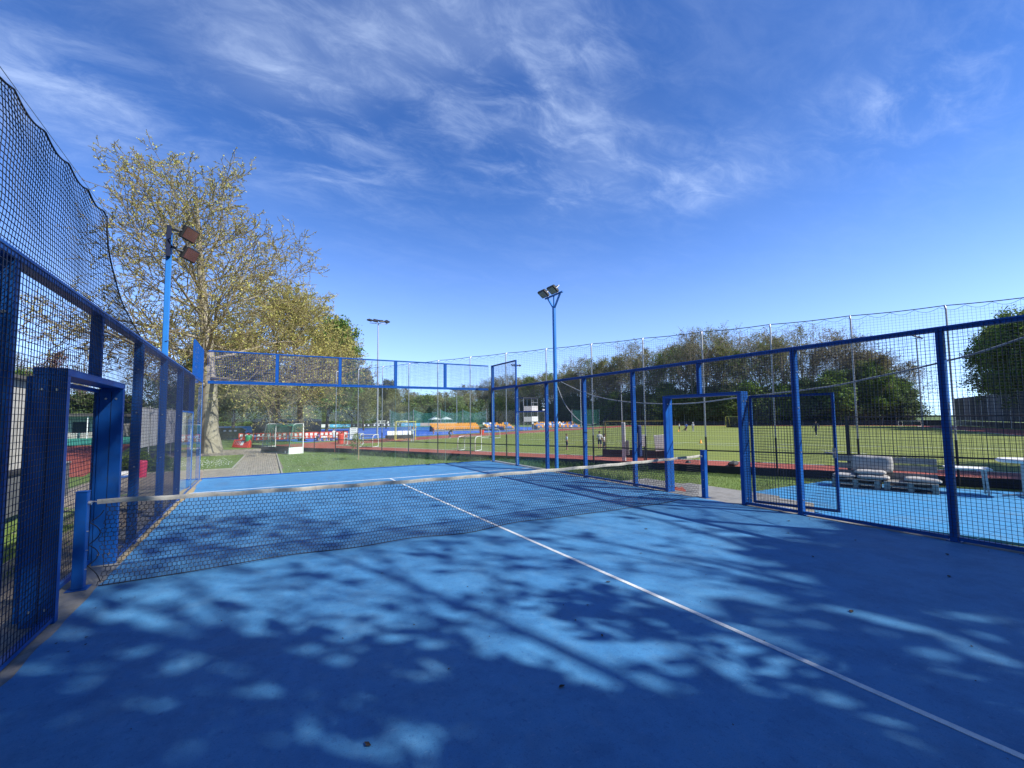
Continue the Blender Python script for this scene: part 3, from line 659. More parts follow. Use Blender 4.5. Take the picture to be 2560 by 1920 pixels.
# floodlight poles of the court
M_lens = mat('floodlight_lens', (.20, .19, .19), .12, c2=(.26, .24, .22), scale=3, spec=.8)
M_lens2 = mat('smoked_floodlight_lens', (.10, .035, .028), .15, c2=(.16, .07, .06), scale=3, spec=.8)
def floodlight(root, pos, face, lens, w=.40, h=.30, t=.09):
    pos = Vector(pos); n = Vector(face).normalized(); x = n.cross(Vector((0, 0, 1))).normalized(); u = x.cross(n)
    M = Matrix(((x.x, u.x, n.x, pos.x), (x.y, u.y, n.y, pos.y), (x.z, u.z, n.z, pos.z), (0, 0, 0, 1)))
    mb = MB(); mb.bbox(-w/2, w/2, -h/2, h/2, -t/2, t/2, .02, M)
    for k in range(7): mb.box(-w/2+.04+k*(w-.1)/6, -w/2+.05+k*(w-.1)/6, -h/2+.03, h/2-.03, -t/2-.03, -t/2-.0005, M)
    hd = mb.build('lamp_head', M_black, root)
    MB().box(-w/2+.035, w/2-.035, -h/2+.035, h/2-.035, t/2+.0005, t/2+.006, M).build('lens', lens, hd)
    mb = MB(); 
    for s in (-1, 1): mb.bar(M @ Vector((s*(w/2+.008), 0, 0)), M @ Vector((s*(w/2+.008), -.02, -.16)), .03, .012, tuple(x))
    mb.bar(M @ Vector((-w/2-.014, -.02, -.165)), M @ Vector((w/2+.014, -.02, -.165)), .03, .012, tuple(n))
    mb.build('yoke', M_galv, hd); return M @ Vector((0, -.02, -.17))
t = thing('floodlight_pole', (5.36, 5.88, -.38), 'tall blue floodlight pole with two lamps beyond the right fence', 'light pole', 'court floodlight poles')
MB().bbox(-.05, .05, -.05, .05, 0, 5.95, .012).build('pole', M_pole, t)
mb = MB(); mb.bar((0, 0, 5.9), (0, -.36, 6.36), .05, .05, (1, 0, 0)); mb.bar((0, 0, 5.9), (0, .36, 6.36), .05, .05, (1, 0, 0)); mb.rod((0, 0, 5.9), (0, 0, 6.36), .03, 6); mb.bar((0, -.52, 6.385), (0, .52, 6.385), .05, .05); mb.build('bracket', M_pole, t)
for y in (-.22, .34): q = floodlight(t, (-.20, y, 6.50), (-.62, 0, -.78), M_lens); MB().bar(q, (0, y, 6.40), .04, .03).build('arm', M_galv, t)
t = thing('floodlight_pole', (-5.42, 6.30, -.38), 'tall blue floodlight pole with two lamps in front of the big tree', 'light pole', 'court floodlight poles')
MB().bbox(-.055, .055, -.055, .055, 0, 6.62, .012).build('pole', M_pole, t)
MB().bbox(-.045, .045, -.14, -.056, 6.0, 6.75, .008).build('bracket', M_navy, t)
for (x, y, z) in ((.40, -.22, 6.57), (.40, .02, 6.16)):
    q = floodlight(t, (x, y, z), (.80, -.42, -.46), M_lens2, .46, .32); MB().bar(q, (.05, -.09, z+.10), .05, .04).build('arm', M_black, t)
mb = MB(); mb.tube([(.0, -.062, 4.0), (.05, -.075, 4.02), (.058, 0, 4.04), (.09, .0, 3.98)], .006, 5); mb.tube([(-.05, -.065, 5.5), (-.07, -.07, 5.42), (-.10, -.07, 5.35)], .006, 5); mb.build('cable_tie', M_black, t)['kind'] = 'stuff'

# cables outside the right fence
M_hose = mat('grey_hose', (.42, .43, .42), .6, c2=(.32, .33, .33)); 
c1 = [(5.6, 6.17, 2.99), (5.6, 5.74, 2.30), (5.6, 5.27, 1.88), (5.6, 4.78, 1.60), (5.6, 4.32, 1.52), (5.6, 3.95, 1.60), (5.6, 3.48, 1.86), (5.58, 3.18, 2.16), (5.5, 2.96, 2.35), (5.3, 2.72, 2.41), (5.15, 2.1, 2.46)]
c2_ = [(5.6, 6.0, 3.05), (5.9, 5.21, 2.65), (5.9, 4.07, 2.36), (5.9, 3.0, 2.2), (5.9, 1.68, 2.1), (5.9, .9, 2.09), (5.9, .3, 2.12), (5.9, -.27, 2.17), (5.9, -1.13, 2.22), (5.9, -2.2, 2.3), (5.9, -2.75, 2.39), (5.9, -3.69, 2.56), (5.9, -4.63, 2.82), (5.9, -7.5, 3.9)]
def spline(P, k=6):
    P = [Vector(p) for p in P]; out = []
    for i in range(len(P)-1):
        a, b_, c_, d = P[max(i-1, 0)], P[i], P[i+1], P[min(i+2, len(P)-1)]
        for j in range(k):
            t = j/k; out.append(.5*((2*b_)+(c_-a)*t+(2*a-5*b_+4*c_-d)*t*t+(3*b_-a-3*c_+d)*t**3))
    return out+[P[-1]]
cb = thing('cable', c1[0], 'cable sagging from the right floodlight pole to a fence post, half grey and half black', 'cable')
MB().tube(spline(c1[:5]), .014, 6).build('grey_conduit', M_hose, cb, True); MB().tube(spline(c1[4:]), .013, 6).build('black_lead', M_black2, cb, True)
tag(MB().tube(spline(c2_), .015, 6).build('hose', M_hose), 'long grey hose slung along the outside of the right fence', 'cable')
cp_ = thing('cable_post', (5.9, -7.5, -.4), 'steel post outside the fence holding up the grey hose, out of the picture', 'pole'); MB().rod((0, 0, 0), (0, 0, 4.4), .03, 10).build('pole', M_galv, cp_)
t = thing('control_box', (5.18, 2.0, 1.25), 'dark blue control box strapped to a post of the right fence', 'box')
MB().bbox(-.055, .09, -.09, .09, -.52, .30, .03).build('case', mat('dark_blue_case', (.012, .03, .12), .5), t); MB().tube([(-.06, -.05, .1), (-.07, -.05, -.2), (-.06, -.03, -.5)], .006, 5).build('strap', M_galv, t)

# ball stop fence between lawn and running track
def fence_pts(k): return Vector(UV(k*2.53, 0, -.6))
bf = thing('ball_fence', UV(0, 0, -.6), 'tall ball stop fence of grey posts and fine netting along the red track', 'fence')
for k in range(-2, 17):
    p = fence_pts(k); t = MB(); t.tube([p+Vector((0, 0, 1.5)), p+Vector((0, 0, 5.86)), p+Vector((0.01, .02, 5.97)), p+Vector(UV(0, 0, 0)).normalized()*0+Vector((-.16*.889*-1, .16*.458, 6.02))], .030, 8); po = t.build('post', M_galv, bf, True)
    MB().rod(p-Vector((0, 0, .05)), p+Vector((0, 0, 1.502)), .037, 8).build('lower_post', M_black2, po).location = (0, 0, 0)  # lower section of the post, slightly thicker and black
a, e = fence_pts(-2), fence_pts(16)
MB().tube([a+(e-a)*t+Vector((.13, .07, 6.02-.03*math.sin(math.pi*((t*18) % 1)))) for t in np.linspace(0, 1, 73)], .016, 5).build('top_cable', M_black2, bf, True)
MB().bar(a+Vector((0, 0, .93)), e+Vector((0, 0, .93)), .04, .05).build('mid_rail', M_black2, bf, True)
for k in range(-2, 16):
    p, q = fence_pts(k), fence_pts(k+1); MB().bar(p+Vector((.03, .015, .15)), q+Vector((.03, .015, .15)), .03, .32).build('kick_board', M_black2, bf, True)
d = (e-a).normalized(); L_ = (e-a).length; mb = MB(); nrm = Vector((.889, .458, 0))
def thin(p, q, w):
    vs_ = [p+d*w, p-d*w*.5+nrm*w, p-d*w*.5-nrm*w, q+d*w, q-d*w*.5+nrm*w, q-d*w*.5-nrm*w]; mb.add(vs_, [(0, 1, 4, 3), (1, 2, 5, 4), (2, 0, 3, 5)])
def thinh(p, q, w):
    z = Vector((0, 0, 1)); vs_ = [p+z*w, p-z*w*.5+nrm*w, p-z*w*.5-nrm*w, q+z*w, q-z*w*.5+nrm*w, q-z*w*.5-nrm*w]; mb.add(vs_, [(0, 1, 4, 3), (1, 2, 5, 4), (2, 0, 3, 5)])
n = int(L_/.10); o6 = Vector((.13, .07, 0))
def sc6(s): f = (s/.63) % 1.0; return 5.97-.12*math.sin(math.pi*f)
for i in range(n+1):
    s = L_*i/n; p = a+d*s+o6; thin(p+Vector((0, 0, .3)), p+Vector((0, 0, sc6(s))), .0029)
for j in range(57): thinh(a+o6+Vector((0, 0, .3+j*.098)), e+o6+Vector((0, 0, .3+j*.098)), .0029)
mb.build('netting', M_cordgrey, bf, True)
MB().tube([a+d*s+o6+Vector((0, 0, sc6(s))) for s in np.arange(0, L_, .07)], .006, 4, False, False).build('scalloped_cord', M_cordgrey, bf, True)
# ------------------------------------------------------------------ trees
M_bark_plane = mat('plane_bark', (.34, .30, .22), .9, c2=(.20, .175, .125), scale=3.2, bump=.5, bscale=14, dirt=(.10, .085, .06), dscale=5.5, stretch=(1, 1, .6))
M_bark_twig = mat('twig_bark', (.25, .20, .105), .9, c2=(.15, .12, .065), scale=3)
M_bark_dark = mat('dark_bark', (.085, .068, .050), .95, c2=(.05, .04, .03), scale=4, bump=.5, bscale=14)
M_bark_grey = mat('grey_bark', (.30, .255, .205), .95, c2=(.20, .17, .135), scale=4)
M_leaf_plane = mat('young_plane_leaves', (.54, .49, .14), .7, c2=(.42, .40, .10), scale=1.2, island=.38, trans=.35)
M_leaf_green = mat('fresh_green_leaves', (.125, .21, .032), .7, c2=(.15, .225, .04), scale=.8, island=.35, trans=.35)
M_leaf_olive = mat('olive_leaves', (.25, .255, .075), .75, c2=(.19, .20, .06), scale=.8, island=.35, trans=.3)
M_leaf_bud = mat('brownish_buds', (.27, .235, .09), .8, c2=(.12, .11, .045), scale=.8, island=.35, trans=.3)
M_leaf_red = mat('reddish_leaves', (.20, .06, .045), .8, island=.35, trans=.3)
M_leaf_dark = mat('dark_leaves', (.075, .125, .032), .75, c2=(.10, .145, .038), scale=.8, island=.35, trans=.25)
def tubes_np(lst):
    Vs, Fs, o = [], [], 0
    for pts, rad, n in lst:
        P = np.array(pts); k = len(P); D = np.gradient(P, axis=0); D /= np.linalg.norm(D, axis=1, keepdims=True)+1e-9
        ref = np.array([.31, .52, .79]) if abs(D[0] @ np.array([.31, .52, .79])) < .9 else np.array([.9, -.3, .1])
        A = np.cross(D, ref); A /= np.linalg.norm(A, axis=1, keepdims=True)+1e-9; B_ = np.cross(D, A)
        t = 2*np.pi*np.arange(n)/n; ring = A[:, None]*np.cos(t)[None, :, None]+B_[:, None]*np.sin(t)[None, :, None]
        Vs.append((P[:, None]+ring*np.array(rad)[:, None, None]).reshape(-1, 3))
        i = np.arange(k-1)[:, None]*n; j = np.arange(n)[None]; jj = (j+1) % n
        Fs.append(np.stack([i+j, i+jj, i+n+jj, i+n+j], -1).reshape(-1, 4)+o); o += k*n
    return np.concatenate(Vs), np.concatenate(Fs)
def leaves_np(A, size, seed, spread, elong=1.6):
    r = np.random.default_rng(seed); n = len(A); C = A+r.normal(0, spread, (n, 3))
    a = r.normal(size=(n, 3)); a /= np.linalg.norm(a, axis=1, keepdims=True); b_ = np.cross(a, r.normal(size=(n, 3))); b_ /= np.linalg.norm(b_, axis=1, keepdims=True)+1e-9
    s = (size*r.uniform(.55, 1.3, n))[:, None]; c_ = np.cross(a, b_)
    V = np.stack([C-a*s*elong*.5, C-b_*s*.42+c_*s*.12, C+a*s*elong*.5, C+b_*s*.42+c_*s*.12], 1).reshape(-1, 3)
    return V, (4*np.arange(n)[:, None]+np.arange(4)[None])
def make_tree(seed, S):
    rr = random.Random(seed); br = [[] for _ in range(S['max']+1)]; LA = []
    def rv(): return Vector((rr.gauss(0, 1), rr.gauss(0, 1), rr.gauss(0, 1)))
    def grow(p, d, L, r, lev):
        n = S['seg'][lev]; pts = [tuple(p)]; rad = [r*(S.get('flare', 1.0) if lev == 0 else 1)]; dirs = [d.copy()]
        for i in range(n):
            d = (d+rv()*S['wob'][lev]+Vector((0, 0, S['trop'][lev]))).normalized(); p = p+d*(L/n); pts.append(tuple(p)); rad.append(max(r*(1-(i+1)/n*(1-S['tip'][lev])), S['rmin'])); dirs.append(d.copy())
        br[lev].append((pts, rad, S['sides'][lev]))
        if lev >= S['max']-S.get('leaf_levels', 1)+1:
            k = S['leaves'] if lev == S['max'] else max(1, S['leaves']//2)
            for _ in range(k):
                t = rr.uniform(.15, 1.0)*n; i = min(int(t), n-1); f = t-i; LA.append([pts[i][c]*(1-f)+pts[i+1][c]*f for c in range(3)])
        if lev < S['max']:
            nc = S['kids'][lev] if lev == 0 or not S.get('lref') else max(3, int(S['kids'][lev]*min(1, L/S['lref'][lev]))); az = rr.uniform(0, 6.28)
            for k in range(nc):
                t = S['t0'][lev]+(1-S['t0'][lev])*((k+rr.random())/nc)**(S.get('tpow', 1.0) if lev == 0 else 1.0); t = min(t, .999); i = min(int(t*n), n-1); f = t*n-i
                q = Vector(pts[i]).lerp(Vector(pts[i+1]), f); dd = dirs[i+1]; az += 2.4+rr.uniform(-.5, .5)
                o = dd.orthogonal().normalized(); o = Matrix.Rotation(az, 3, dd) @ o
                ang = S['ang'][lev](t)*rr.uniform(.8, 1.2); nd = (dd*math.cos(ang)+o*math.sin(ang)).normalized()
                LL = L*S['len'][lev](t)*rr.uniform(.75, 1.2); rc = min((rad[i]*(1-f)+rad[i+1]*f)*S['rk'][lev], rad[i]*.85)
                grow(q, nd, LL, rc, lev+1)
    grow(Vector((0, 0, -.15)), Vector((S.get('lean', (0, 0))[0], S.get('lean', (0, 0))[1], 1)).normalized(), S['H'], S['r'], 0)
    ns = S.get('trunk_levels', 2)
    tv = tubes_np(sum(br[:ns], [])); bv = tubes_np(sum(br[ns:], []))
    lv = leaves_np(np.array(LA), S['leaf'], seed+1, S['lspread'], S.get('elong', 1.6))
    return [npmesh(*tv, True, (S['bark'],)), npmesh(*bv, False, (S['twig'],)), npmesh(*lv, False, (S['leafmat'],))]
def plant(meshes, name, loc, label, group=None, scale=1.0, rz=0.0, cat='tree', leafmat=None, sq=1.0):
    t = thing(name, loc, label, cat, group, rz); t.scale = (scale*sq, scale*sq, scale)
    for nm, me in zip(('trunk', 'branches', 'crown'), meshes):
        o = link(nm, me, t)
        if nm == 'crown' and leafmat is not None: o.material_slots[0].link = 'OBJECT'; o.material_slots[0].material = leafmat
    return t
K = lambda v: (lambda t: v)
plane0 = dict(H=21.0, r=.62, flare=1.45, max=4, seg=[12, 8, 5, 4, 3], wob=[.035, .10, .14, .18, .2], trop=[.03, .085, .06, .05, .05], tip=[.12, .15, .25, .4, .5], rmin=.008, sides=[10, 6, 4, 3, 3],
             kids=[28, 10, 7, 3], t0=[.20, .18, .15, .2], ang=[lambda t: 1.25-.75*t, K(.75), K(.8), K(.8)], len=[lambda t: (.15+1.25*(1-t)**.75*min(1, t*3.2))*.50, lambda t: .50-.22*t, K(.48), K(.5)], rk=[.42, .5, .5, .6],
             leaves=6, leaf_levels=2, leaf=.14, lspread=.13, bark=M_bark_plane, twig=M_bark_twig, leafmat=M_leaf_plane, lean=(.01, 0))
plane = dict(plane0); plane.update(H=21.0, lref=[0, 7.0, 2.6, .9], tpow=1.15, rk=[.34, .5, .5, .6], kids=[34, 10, 7, 3], t0=[.24, .16, .15, .2], trop=[.03, .035, .045, .05, .05], ang=[lambda t: 1.38-.85*t*t, K(.72), K(.8), K(.8)], len=[lambda t: (.34+.98*(1-t)**.62*min(1, t*4.2))*.385, lambda t: .50-.22*t, K(.50), K(.5)],
             rmin=.019, leaves=6, leaf=.085, lspread=.05)
PL1 = make_tree(11, plane)
p2 = dict(plane); p2.update(H=16.5, r=.36, kids=[20, 10, 7, 3], bark=M_bark_dark, t0=[.24, .2, .2, .2], len=[lambda t: (.2+1.25*(1-t)**.6*min(1, t*3.5))*.5, lambda t: .5-.2*t, K(.48), K(.5)], leaves=6, leaf=.14, lspread=.10)
PL2 = make_tree(23, p2)
plant(PL1, 'plane_tree', (-6.7, 33.9, -.6), 'big plane tree with pale mottled trunk and sparse yellowish leaves', None, .965, 0.6, sq=1.10)
plant(PL2, 'plane_tree', (-2.6, 52.0, -.6), 'dark trunked yellowish plane tree behind the black container, left one', 'plane trees by the container', .98, 1.0)
plant(PL2, 'plane_tree', (-1.2, 57.5, -.6), 'dark trunked yellowish plane tree behind the black container, middle one', 'plane trees by the container', 1.0, 3.0)
plant(PL2, 'plane_tree', (0.9, 50.4, -.6), 'dark trunked yellowish plane tree behind the black container, right one', 'plane trees by the container', .92, 4.4)
# the trees behind the viewer that shade the near half of the court
shade = dict(plane0); shade.update(H=18, r=.36, kids=[20, 8, 6, 3], leaves=1, leaf=.18, t0=[.30, .2, .2, .2])
SH = make_tree(31, shade)
low = dict(plane0); low.update(H=12.0, r=.24, max=3, kids=[15, 6, 5], leaves=11, leaf=.27, lspread=.24, leaf_levels=1, t0=[.26, .25, .25, .2])
SL = make_tree(37, low)
fine = dict(plane0); fine.update(H=11.5, r=.26, kids=[18, 8, 6, 3], leaves=6, leaf=.19, lspread=.2, t0=[.26, .2, .2, .2])
SF = make_tree(37, fine)
for me, x, y, s, rz, lb in ((SF, 10.53, -14.25, .70, 1.71, 'small plane tree behind the viewer, outside the near right corner'), (SF, -.49, -14.67, 1.17, 4.32, 'round plane tree behind the viewer, left of the near back wall'), (SF, 6.68, -15.98, .75, 3.19, 'small plane tree behind the viewer, right of the near back wall'), (SL, 11.73, -16.55, 1.06, 5.04, 'clumpy plane tree behind the viewer, far right'), (SL, 3.79, -12.83, .70, 3.69, 'low clumpy plane tree close behind the near back wall'), (SH, 6.77, -14.26, 1.04, 2.85, 'tall sparse plane tree behind the viewer')):
    plant(me, 'plane_tree', (x, y, float(zg(x, y))), lb, 'trees shading the near court', s, rz)

# woodland and park trees
def wood(seed, **kw):
    S = dict(H=18, r=.26, max=3, seg=[8, 6, 4, 3], wob=[.05, .12, .18, .22], trop=[.03, .09, .08, .06], tip=[.15, .2, .3, .4], rmin=.020, sides=[6, 4, 3, 3], kids=[16, 9, 6], t0=[.30, .2, .15], ang=[lambda t: .95-.45*t, K(.7), K(.75)],
             len=[lambda t: (.25+.9*(1-t)**.7)*.45, K(.45), K(.45)], rk=[.5, .5, .55], leaves=3, leaf_levels=1, leaf=.20, lspread=.2, bark=M_bark_grey, twig=M_bark_grey, leafmat=M_leaf_bud)
    S.update(kw); return make_tree(seed, S)
bare = [wood(41, leaves=3), wood(42, leaves=2, H=20), wood(43, leaves=5, leafmat=M_leaf_olive), wood(44, leaves=3, H=17, ang=[lambda t: .75-.35*t, K(.6), K(.75)])]
leafy = [wood(51, H=15, kids=[18, 8, 6], leaves=34, leaf=.25, lspread=.42, leafmat=M_leaf_green, bark=M_bark_dark, twig=M_bark_dark, t0=[.14, .15, .1], leaf_levels=2), wood(52, H=14, kids=[16, 8, 6], leaves=28, leaf=.25, lspread=.42, leafmat=M_leaf_olive, bark=M_bark_dark, twig=M_bark_dark, t0=[.12, .15, .1], leaf_levels=2)]
shrub = [wood(61, H=4.2, r=.07, kids=[16, 7, 5], t0=[.04, .1, .1], leaves=30, leaf=.19, lspread=.3, leafmat=M_leaf_dark, ang=[lambda t: 1.1-.6*t, K(.8), K(.8)], len=[lambda t: .62-.25*t, K(.5), K(.5)], leaf_levels=2), wood(62, H=4.0, r=.07, kids=[16, 7, 5], t0=[.04, .1, .1], leaves=30, leaf=.19, lspread=.3, leafmat=M_leaf_green, ang=[lambda t: 1.1-.6*t, K(.8), K(.8)], len=[lambda t: .62-.25*t, K(.5), K(.5)], leaf_levels=2)]
tr = random.Random(99)
# heights of the wood's edge above the pitch's far end, by u
def edge_h(u):
    return np.interp(u, [-110, -70, -45, -25, -8, 10, 25, 34, 40, 44], [17.5, 18.5, 19.5, 21, 22, 21.8, 21, 19.5, 17.5, 14])
cnt = 0
for row, (v0, du) in enumerate(((114, 4.2), (121, 5.0), (130, 7))):
    u = -112
    while u < 42:
        h = edge_h(u)*tr.uniform(.88, 1.06)*(1+.06*row); kind = tr.random(); p = UV(u, v0+tr.uniform(-2, 3)+max(0, -u-20)*.45, -.6)
        if kind < .78 or row > 0 or u < -20: b_ = tr.choice(bare); s = h/19.5; lb = 'bare tall tree in early leaf in the wood behind the far pitch'; nm = 'woodland_tree'
        else: b_ = tr.choice(leafy); s = h/15*.5; lb = 'leafy green tree at the edge of the wood behind the far pitch'; nm = 'woodland_tree'
        plant(b_, nm, p, lb, 'bare trees of the far wood' if b_ in bare else 'green trees of the far wood', s, tr.uniform(0, 6.28), 'tree', tr.choice((M_leaf_olive, M_leaf_olive, M_leaf_bud, M_leaf_green)) if b_ in bare else None, tr.uniform(1.0, 1.25)); u += du*tr.uniform(.75, 1.3); cnt += 1
for i in range(46):
    x = -28+i*2.75+tr.uniform(-1, 1); y = 176+tr.uniform(-8, 10)+.05*x; b_ = tr.choice(bare+bare+leafy); s = tr.uniform(.78, 1.02)*(1+.12*math.sin(i*.7))
    plant(b_, 'woodland_tree', (x, y, -.6), 'tree of the far row beyond the hockey pitch and the vans', 'trees of the far row beyond the hockey pitch', s*(.9 if b_ in leafy else .8), tr.uniform(0, 6), 'tree', tr.choice((None, M_leaf_olive, M_leaf_bud)) if b_ in bare else None, 1.2)
u = -112
while u < 44:
    p = UV(u, 112.4+tr.uniform(0, 2)+max(0, -u-20)*.45, -.6); b_ = shrub[0] if tr.random() < .62 else shrub[1]
    plant(b_, 'bush', p, 'dense green bush filling the edge of the far wood', 'bushes along the far wood', tr.uniform(1.1, 2.0), tr.uniform(0, 6.28), 'bush', None, 1.25); u += 3.6*tr.uniform(.8, 1.25)
for i in range(18):
    u = -24+i*3.9+tr.uniform(-1, 1)
    plant(leafy[tr.choice((0, 0, 1))], 'woodland_tree', UV(u, 114.5+tr.uniform(-1, 2), -.6), 'young light green tree of the undergrowth below the bare far wood', 'young trees of the far undergrowth', tr.uniform(.42, .62), tr.uniform(0, 6), 'tree', None, 1.2)
for (u, s) in ((34, .92), (37.5, .95), (41, .84), (44, .74)): plant(bare[3 if s > .9 else 0], 'woodland_tree', UV(u, 117, -.6), 'wide bare tree at the right end of the far wood', 'bare trees at the right end of the far wood', s, u, 'tree', M_leaf_bud, 1.35)
for (u, v, s, k) in ((24, 113, .62, 0), (31, 112, .75, 0), (36, 113, .85, 0), (40, 113, .72, 0), (16, 114, .6, 1), (7, 115, .62, 0), (-10, 116, .6, 1)):
    plant(leafy[k], 'woodland_tree', UV(u, v, -.6), 'leafy green tree at the edge of the wood behind the far pitch', 'green trees of the far wood', s, tr.uniform(0, 6), 'tree')
for i, (u, v, s, k) in enumerate(((54, 92, 1.05, 0), (55.5, 86, 1.12, 0), (55, 79, 1.0, 1), (57, 74, 1.05, 0), (58, 66, 1.0, 1), (56, 60, .9, 0), (57, 52, .95, 1))):
    plant(leafy[k], 'park_tree', UV(u, v, -.6), 'dense green tree standing behind the grey screen at the right edge', 'green trees behind the grey screen', s, tr.uniform(0, 6), 'tree', M_leaf_dark if k == 1 else None)
# park trees on the left, behind the container and the hockey pitch
for (x, y, s, b_, lm, lb, nm) in ((6.3, 72.5, 1.12, leafy[0], None, 'fresh green tree rising to the right of the yellowish plane trees', 'park_tree'),
        (-7.2, 79, 1.05, leafy[1], M_leaf_olive, 'dark spreading tree behind the pale trunk, above the blue hoardings', 'park_tree'), (-12.5, 82, 1.0, leafy[1], M_leaf_dark, 'dark tree left of the pale trunk', 'park_tree'),
        (13.0, 88, .78, leafy[1], None, 'round olive green tree beyond the hockey pitch near the light mast', 'park_tree'), (17.0, 96, .80, leafy[0], M_leaf_olive, 'round green tree beyond the hockey pitch behind the light mast', 'park_tree'),
        (26, 112, .8, leafy[1], None, 'olive tree beyond the hockey pitch left of the green net cage', 'park_tree'), (22, 128, .9, leafy[0], M_leaf_olive, 'hazy green tree far beyond the hockey pitch', 'park_tree'),
        (-25, 62, .55, bare[3], M_leaf_red, 'small reddish leaved tree seen through the left fence', 'park_tree')):
    plant(b_, nm, (x, y, -.6), lb, None, s, tr.uniform(0, 6), 'tree', lm)
for i in range(26):
    x = -85+i*3.6+tr.uniform(-1, 1); y = 104+tr.uniform(-6, 14)+.15*x
    b_ = tr.choice(bare+leafy); plant(b_, 'park_tree', (x, y, -.6), 'tree of the hazy row behind the left sports courts' , 'row of trees behind the left sports courts', tr.uniform(.5, .72), tr.uniform(0, 6), 'tree', None, 1.15)
for (x, y) in ((-8.2, 20.3), (-7.6, 20.9), (-8.9, 21.4), (-7.9, 22.0)):
    plant(shrub[1], 'shrub', (x, y, float(zg(x, y))), 'low flowering shrub beside the path, seen through the left fence', 'low shrubs beyond the left fence', tr.uniform(.11, .17), tr.uniform(0, 6), 'shrub', None, 1.2)
# belt of trees behind the viewer, added out of view to block sky light from the court
for i in range(13):
    x = -30+i*5.6+tr.uniform(-1, 1); y = -29+tr.uniform(-3, 2)
    plant(leafy[i % 2], 'park_tree', (x, y, -.6), 'dense unseen tree added behind the viewer to block sky light', 'added belt of sky-blocking trees behind the viewer', tr.uniform(1.05, 1.3), tr.uniform(0, 6), 'tree', None, 1.15)
for i, (x, y) in enumerate(((-17, -16), (-19, -7), (-22, 2), (34, -14), (33, -22))):
    plant(leafy[i % 2], 'park_tree', (x, y, -.6), 'dense unseen tree added behind the viewer to block sky light', 'added belt of sky-blocking trees behind the viewer', tr.uniform(1.0, 1.2), tr.uniform(0, 6), 'tree', None, 1.15)
for i in range(40):
    x = -30+i*3.4+tr.uniform(-1, 1); y = 166+tr.uniform(-4, 5)
    plant(shrub[i % 2], 'bush', (x, y, -.6), 'dense bush under the far row of trees beyond the hockey pitch', 'bushes under the far row of trees', tr.uniform(1.3, 2.2), tr.uniform(0, 6), 'bush', M_leaf_olive if i % 3 == 0 else None, 1.3)
for i in range(22):
    x = -85+i*4.0+tr.uniform(-1, 1); y = 101+tr.uniform(-3, 3)+.15*x
    plant(shrub[i % 2], 'bush', (x, y, -.6), 'dense bush under the row of trees behind the left sports courts', 'bushes behind the left sports courts', tr.uniform(.9, 1.4), tr.uniform(0, 6), 'bush', M_leaf_dark, 1.3)
# sapling with its stake
sap = wood(71, H=1.5, r=.012, kids=[9, 4, 3], t0=[.3, .2, .2], leaves=3, leaf=.06, lspread=.05, rmin=.003, leafmat=M_leaf_green, max=3, leaf_levels=2)
st = plant(sap, 'sapling', (1.67, 20.9, -.6), 'young sapling tied to a wooden stake on the lawn behind the court'); MB().rod((.06, -.03, -.2), (.06, -.03, 1.28), .022, 8).build('stake', M_wood, st)

# hedge beyond the hockey pitch
def hedge(name, p, q, w, h, n, label, mt):
    r = np.random.default_rng(17); p = np.array(p); q = np.array(q); d = q-p; L = np.linalg.norm(d); d = d/L; nn = np.array([-d[1], d[0]])
    t = r.uniform(0, L, n); a = r.uniform(-1, 1, n); hh = h*r.uniform(0, 1, n)**.6*(1+.12*np.sin(t*1.3)+.08*np.sin(t*3.7))
    A = np.stack([p[0]+d[0]*t+nn[0]*a*w/2, p[1]+d[1]*t+nn[1]*a*w/2, -.6+hh], -1); th = thing(name, (float(p[0]), float(p[1]), -.6), label, 'hedge')
    o = link('foliage', npmesh(*leaves_np(A, .22, 5, .08), False, (mt,)), th, True); mb = MB()
    for i in range(int(L/1.2)): x = p+d*(i*1.2+.5); mb.rod((x[0], x[1], -.62), (x[0]+.1, x[1], -.6+h*.7), .03, 5)
    mb.build('stem', M_bark_dark, th, True)
M_hedge = mat('bright_hedge_leaves', (.10, .19, .02), .7, c2=(.13, .20, .03), island=.3, trans=.3)
hedge('hedge', (10.6, 141), (28, 139), 2.2, 2.0, 9000, 'bright green clipped hedge beyond the hockey pitch hoardings', M_hedge)
hedge('hedge', (-16, 92), (-4, 93), 1.6, 2.0, 7000, 'green hedge above the blue hoardings behind the pale trunk', M_leaf_green)
# ------------------------------------------------------------------ things on and around the pitches
def arc(c, a0, a1, r, n, ax, ay):
    c, ax, ay = Vector(c), Vector(ax), Vector(ay)
    return [c+ax*(r*math.cos(a0+(a1-a0)*i/n))+ay*(r*math.sin(a0+(a1-a0)*i/n)) for i in range(n+1)]
def net_sheet(corner_fn, nu, nv, w):
    # a sheet of cords: corner_fn(s, t) gives points
    mb = MB()
    def strip(P):
        vs_, fs_ = [], []
        for i, p in enumerate(P):
            p = Vector(p); vs_ += [p+Vector((w, 0, w*.5)), p+Vector((-w*.5, w, -w*.5)), p+Vector((-w*.5, -w, 0))]
            if i: k = 3*i; fs_ += [(k-3+a, k-3+(a+1) % 3, k+(a+1) % 3, k+a) for a in range(3)]
        mb.add(vs_, fs_)
    for i in range(nu+1): strip([corner_fn(i/nu, j/6) for j in range(7)])
    for j in range(nv+1): strip([corner_fn(i/8, j/nv) for i in range(9)])
    return mb
